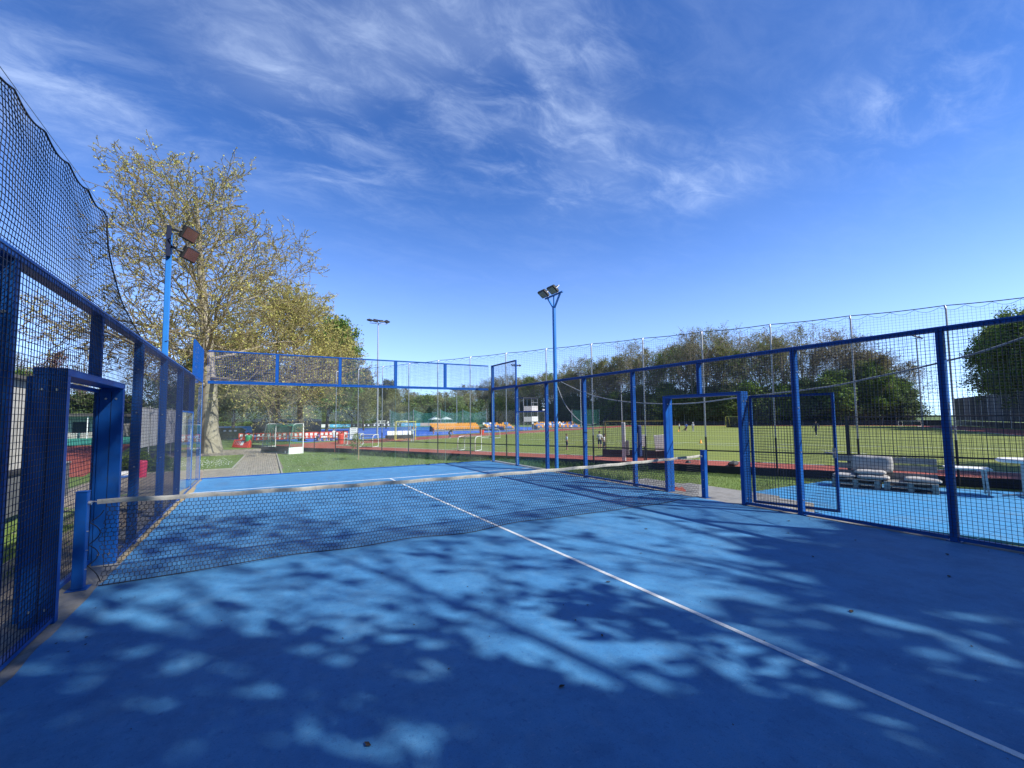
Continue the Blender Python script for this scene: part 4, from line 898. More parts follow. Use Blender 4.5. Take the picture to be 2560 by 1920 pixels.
def big_goal(o, w, dd, label, Wd=3.66, H=2.14, D=1.1, Dt=.75, pm=None, nm=None, fm=None, side_m=None, back_m=None, board=.46, cells=.13, cw=.004, sag=.18):
    o = Vector((*o, -.586)); w = Vector((*w, 0)).normalized(); d = Vector((*dd, 0)).normalized(); z = Vector((0, 0, 1))
    t = thing('hockey_goal', o, label, 'goal'); P = lambda a, b_, c_: w*a+d*b_+z*c_
    for a in (0, Wd): MB().bar(P(a, 0, 0), P(a, 0, H), .06, .06, tuple(d)).build('post', pm, t)
    MB().bar(P(.03, 0, H-.03), P(Wd-.03, 0, H-.03), .06, .06).build('crossbar', pm, t)
    for a in (.02, Wd-.02):
        MB().tube([P(a, .03, H-.02), P(a, Dt*.75, H-.02), P(a, Dt*.93, H-.08), P(a, Dt, H-.2), P(a, D, 0)], .024, 6).build('side_frame', fm, t)
    MB().tube([P(0, D, .05), P(Wd, D, .05)], .022, 6).build('back_bar', fm, t)
    nb = max(4, int(Wd/cells)); nv = max(4, int(H/cells))
    net_sheet(lambda s, q: P(Wd*s, Dt+(D-Dt)*q+sag*math.sin(math.pi*s)*math.sin(math.pi*min(q*1.4, 1))*-.5, (H-.2)*(1-q)+.05), nb, nv, cw).build('back_net', nm, t)
    net_sheet(lambda s, q: P(Wd*s, Dt*q, H-.03-sag*math.sin(math.pi*q)*.6-.12*math.sin(math.pi*s)*(q)), nb, 6, cw).build('roof_net', nm, t)
    for a in (.02, Wd-.02): net_sheet(lambda s, q: P(a, (Dt+(D-Dt)*q)*s, (H-.06)*(1-q)+.02), 7, nv, cw).build('side_net', nm, t)
    if board:
        MB().bar(P(.03, D-.03, board/2), P(Wd-.03, D-.03, board/2), .02, board).build('back_board', back_m, t)
        for a in (.0, Wd): MB().bar(P(a, .04, board/2), P(a, D-.05, board/2), .02, board).build('side_board', side_m, t)
    return t
UD = (.458, -.889); VD = (.889, .458)
big_goal((-.68, 28.67), (-UD[0], -UD[1]), (-VD[0], -VD[1]), 'white hockey goal with green net on the paving beside the lawn', pm=M_white, nm=M_netgreen, fm=M_galv, side_m=M_white, back_m=mat('dark_grey_board', (.05, .055, .06), .6), cells=.09, cw=.011)
M_netdark = mat('dark_net_cord', (.02, .03, .03), .7)
M_boarddark = mat('dark_goal_board', (.022, .026, .032), .55)
big_goal((17.6, 11.75), (-.60, .80), (-.80, -.60), 'yellow hockey goal with dark boards standing close behind the ball fence', pm=M_yellow, nm=M_netdark, fm=M_black, side_m=M_boarddark, back_m=M_boarddark, cells=.12, cw=.003)
big_goal((10.2, 43.9), (1, -.08), (.08, 1), 'yellow framed goal behind the child with raised arms', Wd=2.25, pm=M_yellow, nm=M_netdark, fm=M_yellow, side_m=M_boarddark, back_m=M_boarddark, board=0, D=1.0, cells=.16)
big_goal((83.0, 53.0), (-.2, -1), (1, -.2), 'distant yellow goal with dark net at the far end of the green pitch', Wd=4.6, H=2.3, pm=M_yellow, nm=M_netdark, fm=M_yellow, side_m=M_boarddark, back_m=M_boarddark, cells=.14, cw=.02)
def small_goal(o, w, dd, label, Wd=1.5, H=1.05, D=1.2, group='small white practice goals'):
    o = Vector((*o, -.586)); w = Vector((*w, 0)).normalized(); d = Vector((*dd, 0)).normalized(); z = Vector((0, 0, 1)); P = lambda a, b_, c_: w*a+d*b_+z*c_
    t = thing('practice_goal', o, label, 'goal', group)
    for a in (0, Wd): MB().tube([P(a, 0, .03), P(a, 0, H), P(a, D*.55, H), P(a, D*.8, H-.03), P(a, D*.92, H-.12), P(a, D*.97, H-.3), P(a, D, .03), P(a, 0, .03)], .028, 6).build('side_frame', M_white, t)
    MB().rod(P(0, 0, H), P(Wd, 0, H), .028, 6).build('crossbar', M_white, t); MB().rod(P(0, D, .03), P(Wd, D, .03), .028, 6).build('ground_bar', M_black2, t); MB().rod(P(0, D*.9, H-.1), P(Wd, D*.9, H-.1), .025, 6).build('rear_bar', M_black2, t)
    net_sheet(lambda s, q: P(Wd*s, D*(.9+.1*q), (H-.1)*(1-q)+.03), 14, 9, .0035).build('back_net', M_netgreen, t)
small_goal((11.09, 23.49), (-.54, .84), (-.75, -.66), 'small white practice goal on the track edge, nearest to the court corner')
small_goal((5.76, 33.29), (-.78, .63), (-.60, -.80), 'small white practice goal behind the sapling')
small_goal((5.4, 37.9), (-.9, .42), (-.42, -.9), 'small white practice goal in front of the blue hockey pitch')
small_goal((21.2, 41.3), (-.15, 1), (1, .15), 'small white goal on the turf in front of the orange seats', Wd=2.3, H=1.1)
small_goal((110.3, 33.6), (-.2, -1), (1, -.2), 'tiny white goal at the far right end of the green pitch', Wd=3.2, H=1.05)

# people ------------------------------------------------------------
M_skin = mat('skin', (.46, .27, .19), .6); M_hair = mat('dark_hair', (.02, .014, .010), .6); M_hair2 = mat('brown_hair', (.12, .07, .035), .6)
CL = {k: mat('cloth_'+k, c, .85) for k, c in dict(white=(.72, .72, .72), paleblue=(.50, .60, .72), navy=(.02, .03, .07), black=(.02, .02, .022), blue=(.08, .20, .60), red=(.55, .06, .05), grey=(.35, .36, .38), coral=(.75, .26, .20), pink=(.70, .36, .36)).items()}
def skeleton(pose):
    J = dict(pelvis=(0, 0, .53), chest=(0, 0, .70), neck=(0, 0, .825), head=(0, -.01, .885), crown=(0, -.005, .955))
    for s, k in ((-1, 'r'), (1, 'l')):
        J.update({'sh'+k: (s*.105, 0, .79), 'el'+k: (s*.135, .01, .635), 'wr'+k: (s*.14, -.03, .49), 'ha'+k: (s*.14, -.05, .435), 'hi'+k: (s*.055, 0, .50), 'kn'+k: (s*.06, -.015, .28), 'an'+k: (s*.06, .01, .05), 'to'+k: (s*.065, -.09, .022)})
    def up(**k): J.update(k)
    if pose == 'armsup': up(ell=(.17, -.03, .90), wrl=(.15, -.07, 1.03), hal=(.14, -.09, 1.08), elr=(-.19, -.02, .88), wrr=(-.24, -.06, 1.0), har=(-.26, -.08, 1.04), knl=(.07, -.07, .28), anl=(.07, .06, .07), tol=(.075, -.02, .03))
    if pose == 'walk': up(knl=(.06, -.10, .29), anl=(.06, -.10, .06), tol=(.062, -.19, .04), knr=(-.06, .03, .28), anr=(-.06, .14, .09), tor=(-.062, .07, .025), ell=(.14, .08, .65), wrl=(.14, .06, .51), hal=(.14, .05, .46), elr=(-.14, -.07, .65), wrr=(-.13, -.15, .54), har=(-.12, -.19, .51))
    if pose == 'bend':
        up(pelvis=(0, .10, .50), chest=(0, -.06, .63), neck=(0, -.16, .69), head=(0, -.22, .70), crown=(0, -.28, .71), shl=(.10, -.12, .67), shr=(-.10, -.12, .67), ell=(.12, -.17, .53), wrl=(.08, -.24, .42), hal=(.07, -.26, .37), elr=(-.12, -.17, .53), wrr=(-.08, -.24, .42), har=(-.07, -.26, .37), hil=(.055, .09, .47), hir=(-.055, .09, .47), knl=(.08, -.03, .27), knr=(-.07, .0, .27), anl=(.08, .02, .05), anr=(-.09, .10, .05), tol=(.085, -.08, .02), tor=(-.09, .0, .02))
    if pose == 'sit':
        up(pelvis=(0, 0, .15), chest=(0, .02, .32), neck=(0, 0, .445), head=(0, -.02, .505), crown=(0, -.02, .575), shl=(.105, 0, .41), shr=(-.105, 0, .41), ell=(.14, -.07, .28), wrl=(.08, -.18, .26), hal=(.05, -.23, .25), elr=(-.14, -.07, .28), wrr=(-.08, -.18, .26), har=(-.05, -.23, .25), hil=(.06, -.02, .13), hir=(-.06, -.02, .13), knl=(.07, -.22, .25), knr=(-.07, -.20, .26), anl=(.06, -.32, .05), anr=(-.06, -.30, .05), tol=(.065, -.41, .03), tor=(-.065, -.39, .03))
    if pose == 'hips': up(ell=(.20, .03, .66), wrl=(.11, -.03, .55), hal=(.08, -.05, .53), elr=(-.20, .03, .66), wrr=(-.11, -.03, .55), har=(-.08, -.05, .53), knl=(.08, -.01, .28), anl=(.09, .0, .05), tol=(.10, -.09, .02))
    return J
SK_E = [('pelvis', 'chest'), ('chest', 'neck'), ('neck', 'head'), ('head', 'crown')]+[e for k in 'lr' for e in (('chest', 'sh'+k), ('sh'+k, 'el'+k), ('el'+k, 'wr'+k), ('wr'+k, 'ha'+k), ('pelvis', 'hi'+k), ('hi'+k, 'kn'+k), ('kn'+k, 'an'+k), ('an'+k, 'to'+k))]
RAD = dict(pelvis=.078, chest=.088, neck=.034, head=.062, crown=.046, sh=.044, el=.031, wr=.022, ha=.024, hi=.064, kn=.043, an=.028, to=.026)
people = [
    ((10.14, 37.47), 1.62, 2.6, 'armsup', 'paleblue', 'grey', 'white', M_hair2, 'child in pale blue with both arms raised in front of the yellow goal'),
    ((16.9, 44.2), 1.45, .9, 'bend', 'black', 'navy', 'white', M_hair, 'child in dark clothes bending forward at the far end of the turf'),
    ((19.5, 57.3), 1.15, 2.0, 'stand', 'red', 'coral', 'white', M_hair2, 'small child in red and white by the cream table'),
    ((18.7, 19.05), 1.36, 2.4, 'stand', 'white', 'navy', 'white', M_hair, 'taller child in white shirt standing behind the dark goal board'),
    ((18.15, 17.9), 1.18, 3.6, 'stand', 'white', 'navy', 'black', M_hair, 'shorter dark haired child in white seen from behind at the goal board'),
    ((16.3, 19.9), 1.2, 1.2, 'stand', 'paleblue', 'navy', 'pink', M_hair2, 'child in pale blue half hidden by a blue fence post'),
    ((55.8, 42.5), 1.34, 1.0, 'stand', 'white', 'black', 'coral', M_hair2, 'distant child in white standing beside an orange cone'),
    ((57.0, 42.3), 1.30, 4.0, 'sit', 'navy', 'black', 'white', M_hair, 'distant child in dark clothes sitting on the turf'),
    ((57.6, 42.6), 1.34, 2.0, 'walk', 'blue', 'black', 'white', M_hair2, 'distant child in a blue shirt walking on the turf'),
    ((57.2, 41.0), 1.48, 1.4, 'hips', 'white', 'grey', 'white', M_hair2, 'distant adult in white with a pale hat, hands on hips'),
    ((52.1, 20.6), 1.74, 4.6, 'walk', 'navy', 'navy', 'white', M_hair, 'adult in dark clothes walking across the far turf'),
    ((84.5, 48.6), 1.5, 4.8, 'bend', 'white', 'black', 'white', M_hair, 'far runner in white leaning forward beside the distant yellow goal'),
    ((2.3, 47.6), 1.35, .5, 'sit', 'navy', 'red', 'white', M_hair, 'seated child in navy at the left end of the red barrier row'),
    ((2.95, 47.4), 1.3, .2, 'sit', 'white', 'coral', 'white', M_hair2, 'seated child in white beside the navy one by the red barriers'),
    ((3.55, 47.7), 1.35, -.3, 'sit', 'coral', 'navy', 'white', M_hair, 'seated child in coral in the middle of the group by the barriers'),
    ((4.1, 48.2), 1.4, .4, 'stand', 'white', 'paleblue', 'white', M_hair2, 'child in white standing among the group by the red barriers'),
    ((4.95, 48.3), 1.5, .8, 'bend', 'red', 'navy', 'white', M_hair, 'child in red leaning over at the right end of the group'),
    ((5.3, 47.6), 1.3, -.6, 'sit', 'red', 'grey', 'white', M_hair, 'seated child in red beside the red bin'),
]
temps = []
for pos, h, rz, pose, top, bot, shoe, hair, lb in people:
    J = skeleton(pose); names = list(J); me = bpy.data.meshes.new('sk'); me.from_pydata([Vector(J[n])*h for n in names], [(names.index(a), names.index(b_)) for a, b_ in SK_E], [])
    o = bpy.data.objects.new('temp', me); col.objects.link(o); o.modifiers.new('Skin', 'SKIN'); s_ = o.modifiers.new('Sub', 'SUBSURF'); s_.levels = 1; s_.render_levels = 1
    for i, n in enumerate(names):
        rr_ = RAD[n if n in RAD else n[:-1]]*h; sv = me.skin_vertices[0].data[i]; sv.radius = (rr_, rr_*(.72 if n in ('chest', 'pelvis') else 1.0)); sv.use_root = (n == 'pelvis')
    temps.append((o, J, names))
dg = bpy.context.evaluated_depsgraph_get()
for (pos, h, rz, pose, top, bot, shoe, hair, lb), (o, J, names) in zip(people, temps):
    me = bpy.data.meshes.new_from_object(o.evaluated_get(dg)); me.materials.clear()
    for m_ in (M_skin, CL[top], CL[bot], CL[shoe]): me.materials.append(m_)
    E = [(np.array(J[a])*h, np.array(J[b_])*h, a, b_) for a, b_ in SK_E]
    def part(a, b_):
        k = b_[:2]
        if b_ in ('chest', 'neck') or k in ('sh', 'el'): return 1
        if k in ('hi', 'kn'): return 2
        if k == 'to': return 3
        if k == 'an': return 2 if bot in ('grey', 'navy', 'black') and h > 1.4 else 0
        return 0
    for p in me.polygons:
        c_ = np.array(p.center); best = 9; bi = 0
        for a, b_, na, nb in E:
            t = np.clip(((c_-a) @ (b_-a))/max(1e-6, (b_-a) @ (b_-a)), 0, 1); dd = np.linalg.norm(c_-a-t*(b_-a))
            if dd < best: best = dd; bi = part(na, nb)
        p.material_index = bi; p.use_smooth = True
    t = thing('person', (*pos, -.586), lb, 'person', None, rz); link('body', me, t)
    c_ = (Vector(J['head'])*.42+Vector(J['crown'])*.58)*h; r_ = .062*h; mb = MB(); vs_, fs_ = [], []
    for i in range(5):
        for j in range(10):
            ph = i/4*1.75; th = j/10*6.283; vs_.append(c_+Vector((math.sin(ph)*math.cos(th)*r_, math.sin(ph)*math.sin(th)*r_*1.08+.010*h, math.cos(ph)*r_*1.05+.008*h)))
    for i in range(4):
        for j in range(10): fs_.append((i*10+j, i*10+(j+1) % 10, (i+1)*10+(j+1) % 10, (i+1)*10+j))
    mb.add(vs_, fs_, True).build('hair', CL['white'] if 'hat' in lb else hair, t)
for o, _, _ in temps: bpy.data.objects.remove(o)

# seats, stands and the things by the hockey pitch ------------------------
seat_mb = MB(); seat_mb.bbox(-.21, .21, -.40, .0, .0, .06, .015); seat_mb.bbox(-.21, .21, -.06, .0, .065, .42, .015); SEAT = {k: seat_mb.mesh(m_) for k, m_ in (('o', M_orange), ('b', M_seatblue))}
seat_w = seat_mb.mesh(M_white)
def stand(x0, x1, y, rows, label, mixed, seed, zb=-.6):
    t = thing('grandstand', (x0, y, zb), label, 'grandstand', 'low grandstands by the hockey pitch'); r_ = random.Random(seed); Wd = x1-x0
    for k in range(rows): MB().bbox(0, Wd, k*.75, rows*.75, (k*.26 if k else 0)+.002, (k+1)*.26-.001, .01).build('tier', M_concrete, t)
    n = int(Wd/.5)
    for k in range(rows):
        for i in range(n):
            q = r_.random(); me = SEAT['o'] if (not mixed or q < .52) else (SEAT['b'] if q < .85 else seat_w)
            if mixed and q > .96: continue
            o = link('seat', me, t); o.location = (.25+i*.5, k*.75+.62, (k+1)*.26+.12)
    mb = MB()
    mb.bar((0, -.1, .9), (Wd, -.1, .9), .04, .04)
    for i in range(int(Wd/2)+1): mb.bar((min(i*2, Wd), -.1, 0), (min(i*2, Wd), -.1, .9), .04, .04, (0, 1, 0))
    mb.build('railing', M_galv, t)
stand(25.5, 35.5, 73.2, 4, 'low grandstand filled with orange seats, left one', False, 1)
stand(36.3, 42.6, 71.9, 4, 'low grandstand with mixed orange, blue and white seats', True, 2)
stand(47.5, 58.5, 70.8, 4, 'low grandstand with orange and blue seats right of the white tower', True, 3)
t = thing('observation_tower', (42.2, 65.7, -.6), 'open steel tower with white panels beside the orange seats', 'tower')
for x in (-1.6, .2, 1.6):
    for y in (0, 1.6): MB().bar((x, y, 0), (x, y, 6.2), .07, .07, (0, 1, 0)).build('post', M_galv, t)
for z in (1.7, 3.75): MB().box(-1.65, 1.65, -.02, 1.65, z-.1, z).build('deck', M_boarddark, t)
for z in (1.75, 3.8):
    MB().box(.22, 1.62, -.06, -.03, z, z+.95).build('panel', M_white, t); MB().box(-1.62, .18, -.06, -.03, z, z+.9).build('panel', mat('grey_louvre', (.30, .31, .33), .6), t)
MB().box(-1.75, 1.75, -.1, 1.75, 6.2, 6.4).build('roof', M_boarddark, t); MB().bar((.2, 0, 5.4), (1.6, 0, 5.4), .05, .05).build('rail', M_galv, t)
MB().box(1.66, 3.4, 0, 1.6, 3.55, 3.72).build('side_deck', M_boarddark, t); MB().box(2.7, 3.4, -.05, -.02, 3.75, 4.15).build('side_panel', M_white, t)
MB().bar((3.3, .1, 0), (3.3, .1, 3.54), .06, .06, (0, 1, 0)).build('post', M_galv, t)
M_netteal = mat('teal_net_cord', (.06, .34, .27), .8)
t = thing('throwing_cage', (20.2, 85.5, -.6), 'green net throwing cage on poles behind the orange seats', 'net cage')
cage = [(0, 0), (4.0, -3.2), (9.3, -4.6), (14.5, -4.4), (18.9, -7.0)]
for i, (x, y) in enumerate(cage): MB().rod((x, y, 0), (x, y, 4.5), .05, 6).build('post', M_galv, t)
for i in range(4):
    a, b_ = Vector((*cage[i], 0)), Vector((*cage[i+1], 0))
    net_sheet(lambda s, q: a.lerp(b_, s)+Vector((0, 0, .2+(4.1-.7*math.sin(math.pi*s))*q)), 26, 22, .026).build('netting', M_netteal, t)
t = thing('ball_net', (57.4, 72.6, -.6), 'teal net panel on poles behind the far touchline, left of a fence post', 'net')
for (x, y) in ((0, 0), (2.6, -1.6), (5.2, -3.2)): MB().rod((x, y, 0), (x, y, 4.2), .05, 6).build('post', M_galv, t)
net_sheet(lambda s, q: Vector((5.2*s, -3.2*s, .2+3.9*q)), 26, 20, .026).build('netting', M_netteal, t)
t = thing('back_net_fence', UV(-16, 111, -.6), 'dark green net fence with thin poles along the far end of the pitch', 'fence'); a = Vector(UV(-16, 111, -.6)); e = Vector(UV(49, 111, -.6)); d_ = (e-a)/26
for k in range(27): MB().rod(d_*k, d_*k+Vector((0, 0, 5.2)), .05, 5).build('post', M_galv, t)
net_sheet(lambda s, q: (e-a)*s+Vector((0, 0, .1+5.0*q)), 260, 26, .014).build('netting', mat('dark_green_net', (.012, .035, .028), .8), t)
MB().bar(Vector((0, 0, .55)), (e-a)+Vector((0, 0, .55)), .03, 1.1).build('kick_board', M_boarddark, t)
t = thing('grey_screen', UV(51, 58, -.6), 'tall grey windbreak screen along the right end of the pitch', 'fence'); a = Vector(UV(51, 58, -.6)); e = Vector(UV(51, 111, -.6)); d_ = (e-a)/16
M_screen = mat('grey_screen_cloth', (.07, .078, .08), .9, c2=(.10, .108, .108), scale=.6, trans=.3)
M_screen2 = mat('pale_screen_cloth', (.19, .20, .21), .9, c2=(.15, .16, .17), scale=.6, trans=.3)
for k in range(17): MB().rod(d_*k, d_*k+Vector((0, 0, 5.9)), .06, 6).build('post', M_galv, t)
for k in range(16):
    p, q = d_*k+d_*.02, d_*(k+1)-d_*.02; MB().bar(p+Vector((0, 0, 3.35)), q+Vector((0, 0, 3.35)), .02, 4.6).build('panel', M_screen2 if k in (8, 9, 13) else M_screen, t); MB().bar(p+Vector((0, 0, .5)), q+Vector((0, 0, .5)), .02, .95).build('panel', M_boarddark, t)
# light masts
def mast(x, y, h, label, heads=4):
    t = thing('light_mast', (x, y, -.6), label, 'light mast', 'light masts of the sports ground'); MB().tube([(0, 0, 0), (0, 0, h*.5), (0, 0, h)], [.13, .10, .07], 8).build('pole', M_galv, t)
    MB().bar((-1.1, 0, h-.1), (1.1, -.3, h-.1), .08, .08).build('cross_arm', M_galv, t)
    for k in range(heads):
        x_ = -1.1+2.2*k/(heads-1); M_ = Matrix.Translation((x_, -.15, h+.25)) @ Matrix.Rotation(.7 if k % 2 else .5, 4, 'X') @ Matrix.Rotation(.5*(k-1.5), 4, 'Z')
        o = MB().bbox(-.33, .33, -.3, .3, -.09, .09, .04, M_).build('lamp_head', M_black, t); MB().box(-.28, .28, -.25, .25, -.1, -.0905, M_).build('lens', M_lens, o)
    mb = MB()
    for k in range(12): mb.rod((-.14, 0, 1.2+k*.55), (.14, 0, 1.2+k*.55), .012, 4, None, False)
    o = mb.build('climbing_rung', M_galv, t); o['kind'] = 'stuff'
for (x, y, h, lb) in ((10.04, 52.4, 15.2, 'tall grey light mast with four lamps by the hockey pitch'), (52.3, 88.4, 15.4, 'distant light mast rising just behind the court corner'), (29.8, 119.2, 10.5, 'far light mast left of the green net cage'), (43, 104.2, 10, 'far light mast above the green net cage'), (68.5, 83.3, 13.5, 'far light mast seen between two right fence posts'), (86.5, 87.4, 12, 'far light mast against the bare wood'), (-31.3, 99.9, 15.5, 'pale light mast seen through the left fence'), (92, 24, 15, 'light mast standing before the dark trees at the right edge')): mast(x, y, h, lb)
# hoardings
M_cyan = mat('cyan_board', (.10, .46, .72), .5, c2=(.16, .52, .74), scale=.8); M_peach = mat('peach_board', (.62, .36, .25), .5, c2=(.70, .5, .4), scale=.7); M_blackboard = mat('black_board', (.02, .022, .028), .5)
def hoarding(p, q, cols, h, label, zt=-.6):
    p = Vector((*p, zt)); q = Vector((*q, zt)); t = thing('hoarding', p, label, 'hoarding'); n = len(cols); d = (q-p)/n; nrm = Vector((d.y, -d.x, 0)).normalized()
    for k, c_ in enumerate(cols):
        o = MB().bar(d*k+d*.01+Vector((0, 0, h*.62)), d*(k+1)-d*.01+Vector((0, 0, h*.62)), .03, h*.72).build('board', c_, t)
        if c_ is M_blackboard:
            for f in (.3, .7): c0 = d*(k+f)+nrm*.018+Vector((0, 0, h*.62)); MB().rod(c0, c0+nrm*.004, h*.22, 12).build('white_disc', M_white, o)
        if c_ is M_cyan:
            for f in (.35,): MB().bar(d*(k+f)+nrm*.02+Vector((0, 0, h*.62)), d*(k+f+.3)+nrm*.02+Vector((0, 0, h*.62)), .006, h*.2).build('pale_stripe', M_white, o)
    MB().bar(Vector((0, 0, h)), q-p+Vector((0, 0, h)), .05, .05).build('top_rail', M_galv, t)
    mb = MB()
    for k in range(n+1): MB().bar(d*k, d*k+Vector((0, 0, h)), .05, .05, tuple(d)).build('post', M_galv, t)
hoarding((8.5, 131), (52, 126), [M_peach, M_white, M_cyan, M_cyan, M_blackboard, M_blackboard, M_blackboard, M_blackboard, M_blackboard, M_cyan, M_cyan, M_peach, M_peach, M_white, M_white], 1.25, 'long row of cyan, black and peach hoardings behind the hockey pitch')
hoarding((-11, 86.8), (-2.6, 86.0), [M_white, M_cyan, M_cyan, M_cyan], 1.45, 'cyan hoardings seen between the pale trunk and the container')
# container, barriers, bins and clutter
t = thing('container', (-4.4, 82.3, -.6), 'black shipping container behind the green goal net', 'container', None, math.atan2(-8.35, 8.5)*0+math.atan2(-8.3, 8.5)*.98)
Lc = 11.9; M_cont = mat('black_container_paint', (.022, .024, .028), .55, c2=(.032, .033, .036), scale=2); mb = MB(); n = 48; prof = []
for i in range(n+1): prof.append((Lc*i/n, -.03 if (i//1) % 2 else 0))
mb.add([(x, y, z) for (x, y) in prof for z in (.15, 2.6)], [(2*i, 2*i+2, 2*i+3, 2*i+1) for i in range(n)]); mb.box(0, Lc, .04, 2.4, .12, 2.62); mb.build('body', M_cont, t)
for (x, z0, z1) in ((0, 0, 2.7), (Lc, 0, 2.7)): MB().box(x-.08, x+.08, -.09, .1, z0, z1).build('corner_post', M_cont, t)
MB().box(.085, Lc-.085, -.08, .06, 2.63, 2.73).build('top_rail', M_cont, t); MB().box(.085, Lc-.085, -.08, .06, 0, .11).build('bottom_rail', M_cont, t)
t = thing('waste_skip', (-8.6, 63.0, -.6), 'dark green waste skip with sloping end beside the pale trunk', 'skip'); mb = MB(); mb.add([(x, y, z) for y in (0, 1.9) for (x, z) in ((.5, 0), (2.6, 0), (3.6, 1.1), (3.0, 1.5), (0, 1.5))], [(0, 1, 2, 3, 4), (9, 8, 7, 6, 5), (0, 5, 6, 1), (1, 6, 7, 2), (2, 7, 8, 3), (4, 9, 5, 0), (3, 8, 9, 4)])
mb.build('body', mat('dark_green_paint', (.015, .05, .03), .5), t)
for k in range(3): MB().box(1.0+k*.6, 1.3+k*.6, -.03, -.004, 1.0, 1.2).build('white_mark', M_white, t)
for k in range(7):
    x = -5.4+k*1.62; t = thing('plastic_barrier', (x, 49.6-.08*k, -.59), 'red and white plastic barrier in the row behind the seated children', 'barrier', 'red and white barriers in a row'); MB().bbox(0, 1.5, 0, .06, .25, 1.02, .02).build('panel', M_red, t)
    for q in (0.04, 1.16): MB().bbox(q, q+.3, -.2, .26, 0, .08, .02).build('foot', M_black, t)
    for q in range(3): MB().box(.12+q*.48, .40+q*.48, -.012, -.002, .62, .92).build('white_panel', M_white, t); MB().box(.18+q*.48, .34+q*.48, -.012, -.002, .32, .52).build('white_panel', M_white, t)
def bin_(pos, h, r_, lower, upper, label, f=.5):
    t = thing('bin', (*pos, -.59), label, 'bin'); MB().lathe([(r_*.82, 0), (r_*.95, h*f)], 14).build('body', lower, t)
    MB().lathe([(r_*.97, h*f+.002), (r_, h*.86), (r_*.9, h*.95), (r_*.5, h)], 14).build('upper', upper, t)
bin_((-4.28, 39.3), 1.1, .26, M_red, M_green, 'red bin with a green top beside the stack of red barriers'); bin_((3.75, 40.8), 1.0, .33, M_red, M_red, 'bright red bin right of the seated children', .8); bin_((-7.82, 17.85), .72, .2, M_pink, M_pink, 'pinkish red bin beyond the left fence', .85)
for k in range(5):
    t = thing('barrier_panel', (-5.6+.12*k, 40.6-.25*k, -.59), 'red and white panel in the leaning stack beside the green topped bin', 'barrier', 'leaning stack of red panels', -.5-.1*k); M_ = Matrix.Rotation(-.5, 4, 'X'); MB().bbox(0, 1.2, 0, .05, .02, .8, .015, M_).build('panel', M_red, t); MB().box(.15, .5, -.014, -.004, .25, .65, M_).build('white_panel', M_white, t)
for k in range(6):
    t = thing('crate', (6.78+.02*(k % 2), 51.2, -.59+k*.235), f'white crate in the stack by the hockey pitch, {["lowest","second from the ground","third from the ground","fourth from the ground","fifth from the ground","topmost"][k]}', 'crate', 'stack of white crates'); MB().bbox(-.45, .45, -.3, .3, .0, .23, .02).build('body', M_white, t); MB().box(-.3, .3, -.312, -.302, .08, .15).build('slot', M_galv, t)
t = thing('board_trolley', (9.75, 46.1, -.59), 'dark trolley loaded with white boards behind the yellow framed goal', 'trolley'); MB().bbox(0, 3.1, -.1, .9, .1, .5, .03).build('base', M_boarddark, t)
for k in range(5): M_ = Matrix.Translation((.05+k*.61, .1, .52)) @ Matrix.Rotation(-.25, 4, 'X'); MB().bbox(0, .57, 0, .03, 0, .5, .008, M_).build('board', M_white, t)
for k in range(4): MB().rod((.3+.85*k, -.16, .09), (.3+.85*k, -.1, .09), .09, 10).build('wheel', M_black, t)
t = thing('ball', (-1.72, 28.55, -.45), 'white ball lying against the goal side board', 'ball'); mb = MB().lathe([(.02, -.14), (.08, -.115), (.125, -.06), (.14, 0), (.125, .06), (.08, .115), (.02, .14)], 12); mb.build('ball', M_white, t)
t = thing('planter', (26, 54, -.6), 'red planter with dark spiky plant before the orange seats', 'planter'); MB().lathe([(.3, 0), (.38, .7)], 12).build('pot', M_red, t); V, F = blades(120, lambda r, n: r.normal(0, .12, (n, 2)), .4, .9, .03, .5, 8); V[:, 2] += .6+.7; T_ = np.concatenate([F[:, [0, 1, 2]], F[:, [0, 2, 3]]]); T_ = T_[(T_[:, 1] != T_[:, 2]) & (T_[:, 0] != T_[:, 2])]; link('plant', npmesh(V-np.array([0, 0, .30]), T_, False, (M_leaf_dark,)), t)
t = thing('folding_table', (22.3, 62.7, -.6), 'cream table by the hockey pitch in front of the cage', 'table'); MB().bbox(-.9, .9, -.35, .35, .62, .68, .01).build('top', M_band, t)
for x in (-.8, .8):
    for y in (-.28, .28): MB().rod((x, y, 0), (x, y, .62), .02, 6).build('leg', M_galv, t)
def van(x, y, rz, label):
    t = thing('parked_van', (x, y, -.6), label, 'van', 'white vans parked beyond the hockey pitch', rz); sec = [(0, .35), (0, 1.15), (.75, 1.25), (1.45, 2.05), (5.0, 2.1), (5.1, 1.2), (5.1, .35)]; mb = MB(); n = len(sec)
    mb.add([(x_, y_, z_) for y_ in (0, 1.9) for (x_, z_) in sec], [tuple(range(n)), tuple(range(n, 2*n))[::-1]]+[(i, n+i, n+(i+1) % n, (i+1) % n) for i in range(n)]); me = mb.mesh(M_white); me.flip_normals(); link('body', me, t)
    MB().box(1.3, 2.2, -.012, -.003, 1.3, 1.85).build('window', M_black, t); MB().box(2.4, 4.6, -.012, -.003, 1.3, 1.85).build('window', M_black, t)
    for x_ in (.95, 4.1): 
        for y_ in (-.02, 1.72): MB().rod((x_, y_, .34), (x_, y_+.2, .34), .34, 14).build('wheel', M_black, t)
for i, (x, y, lb) in enumerate(((25, 152, 'white van parked under the round trees, left of three'), (31.5, 151, 'white van parked under the round trees, middle of three'), (38, 150, 'white van parked under the round trees, right of three'))): van(x, y, -.1, lb)
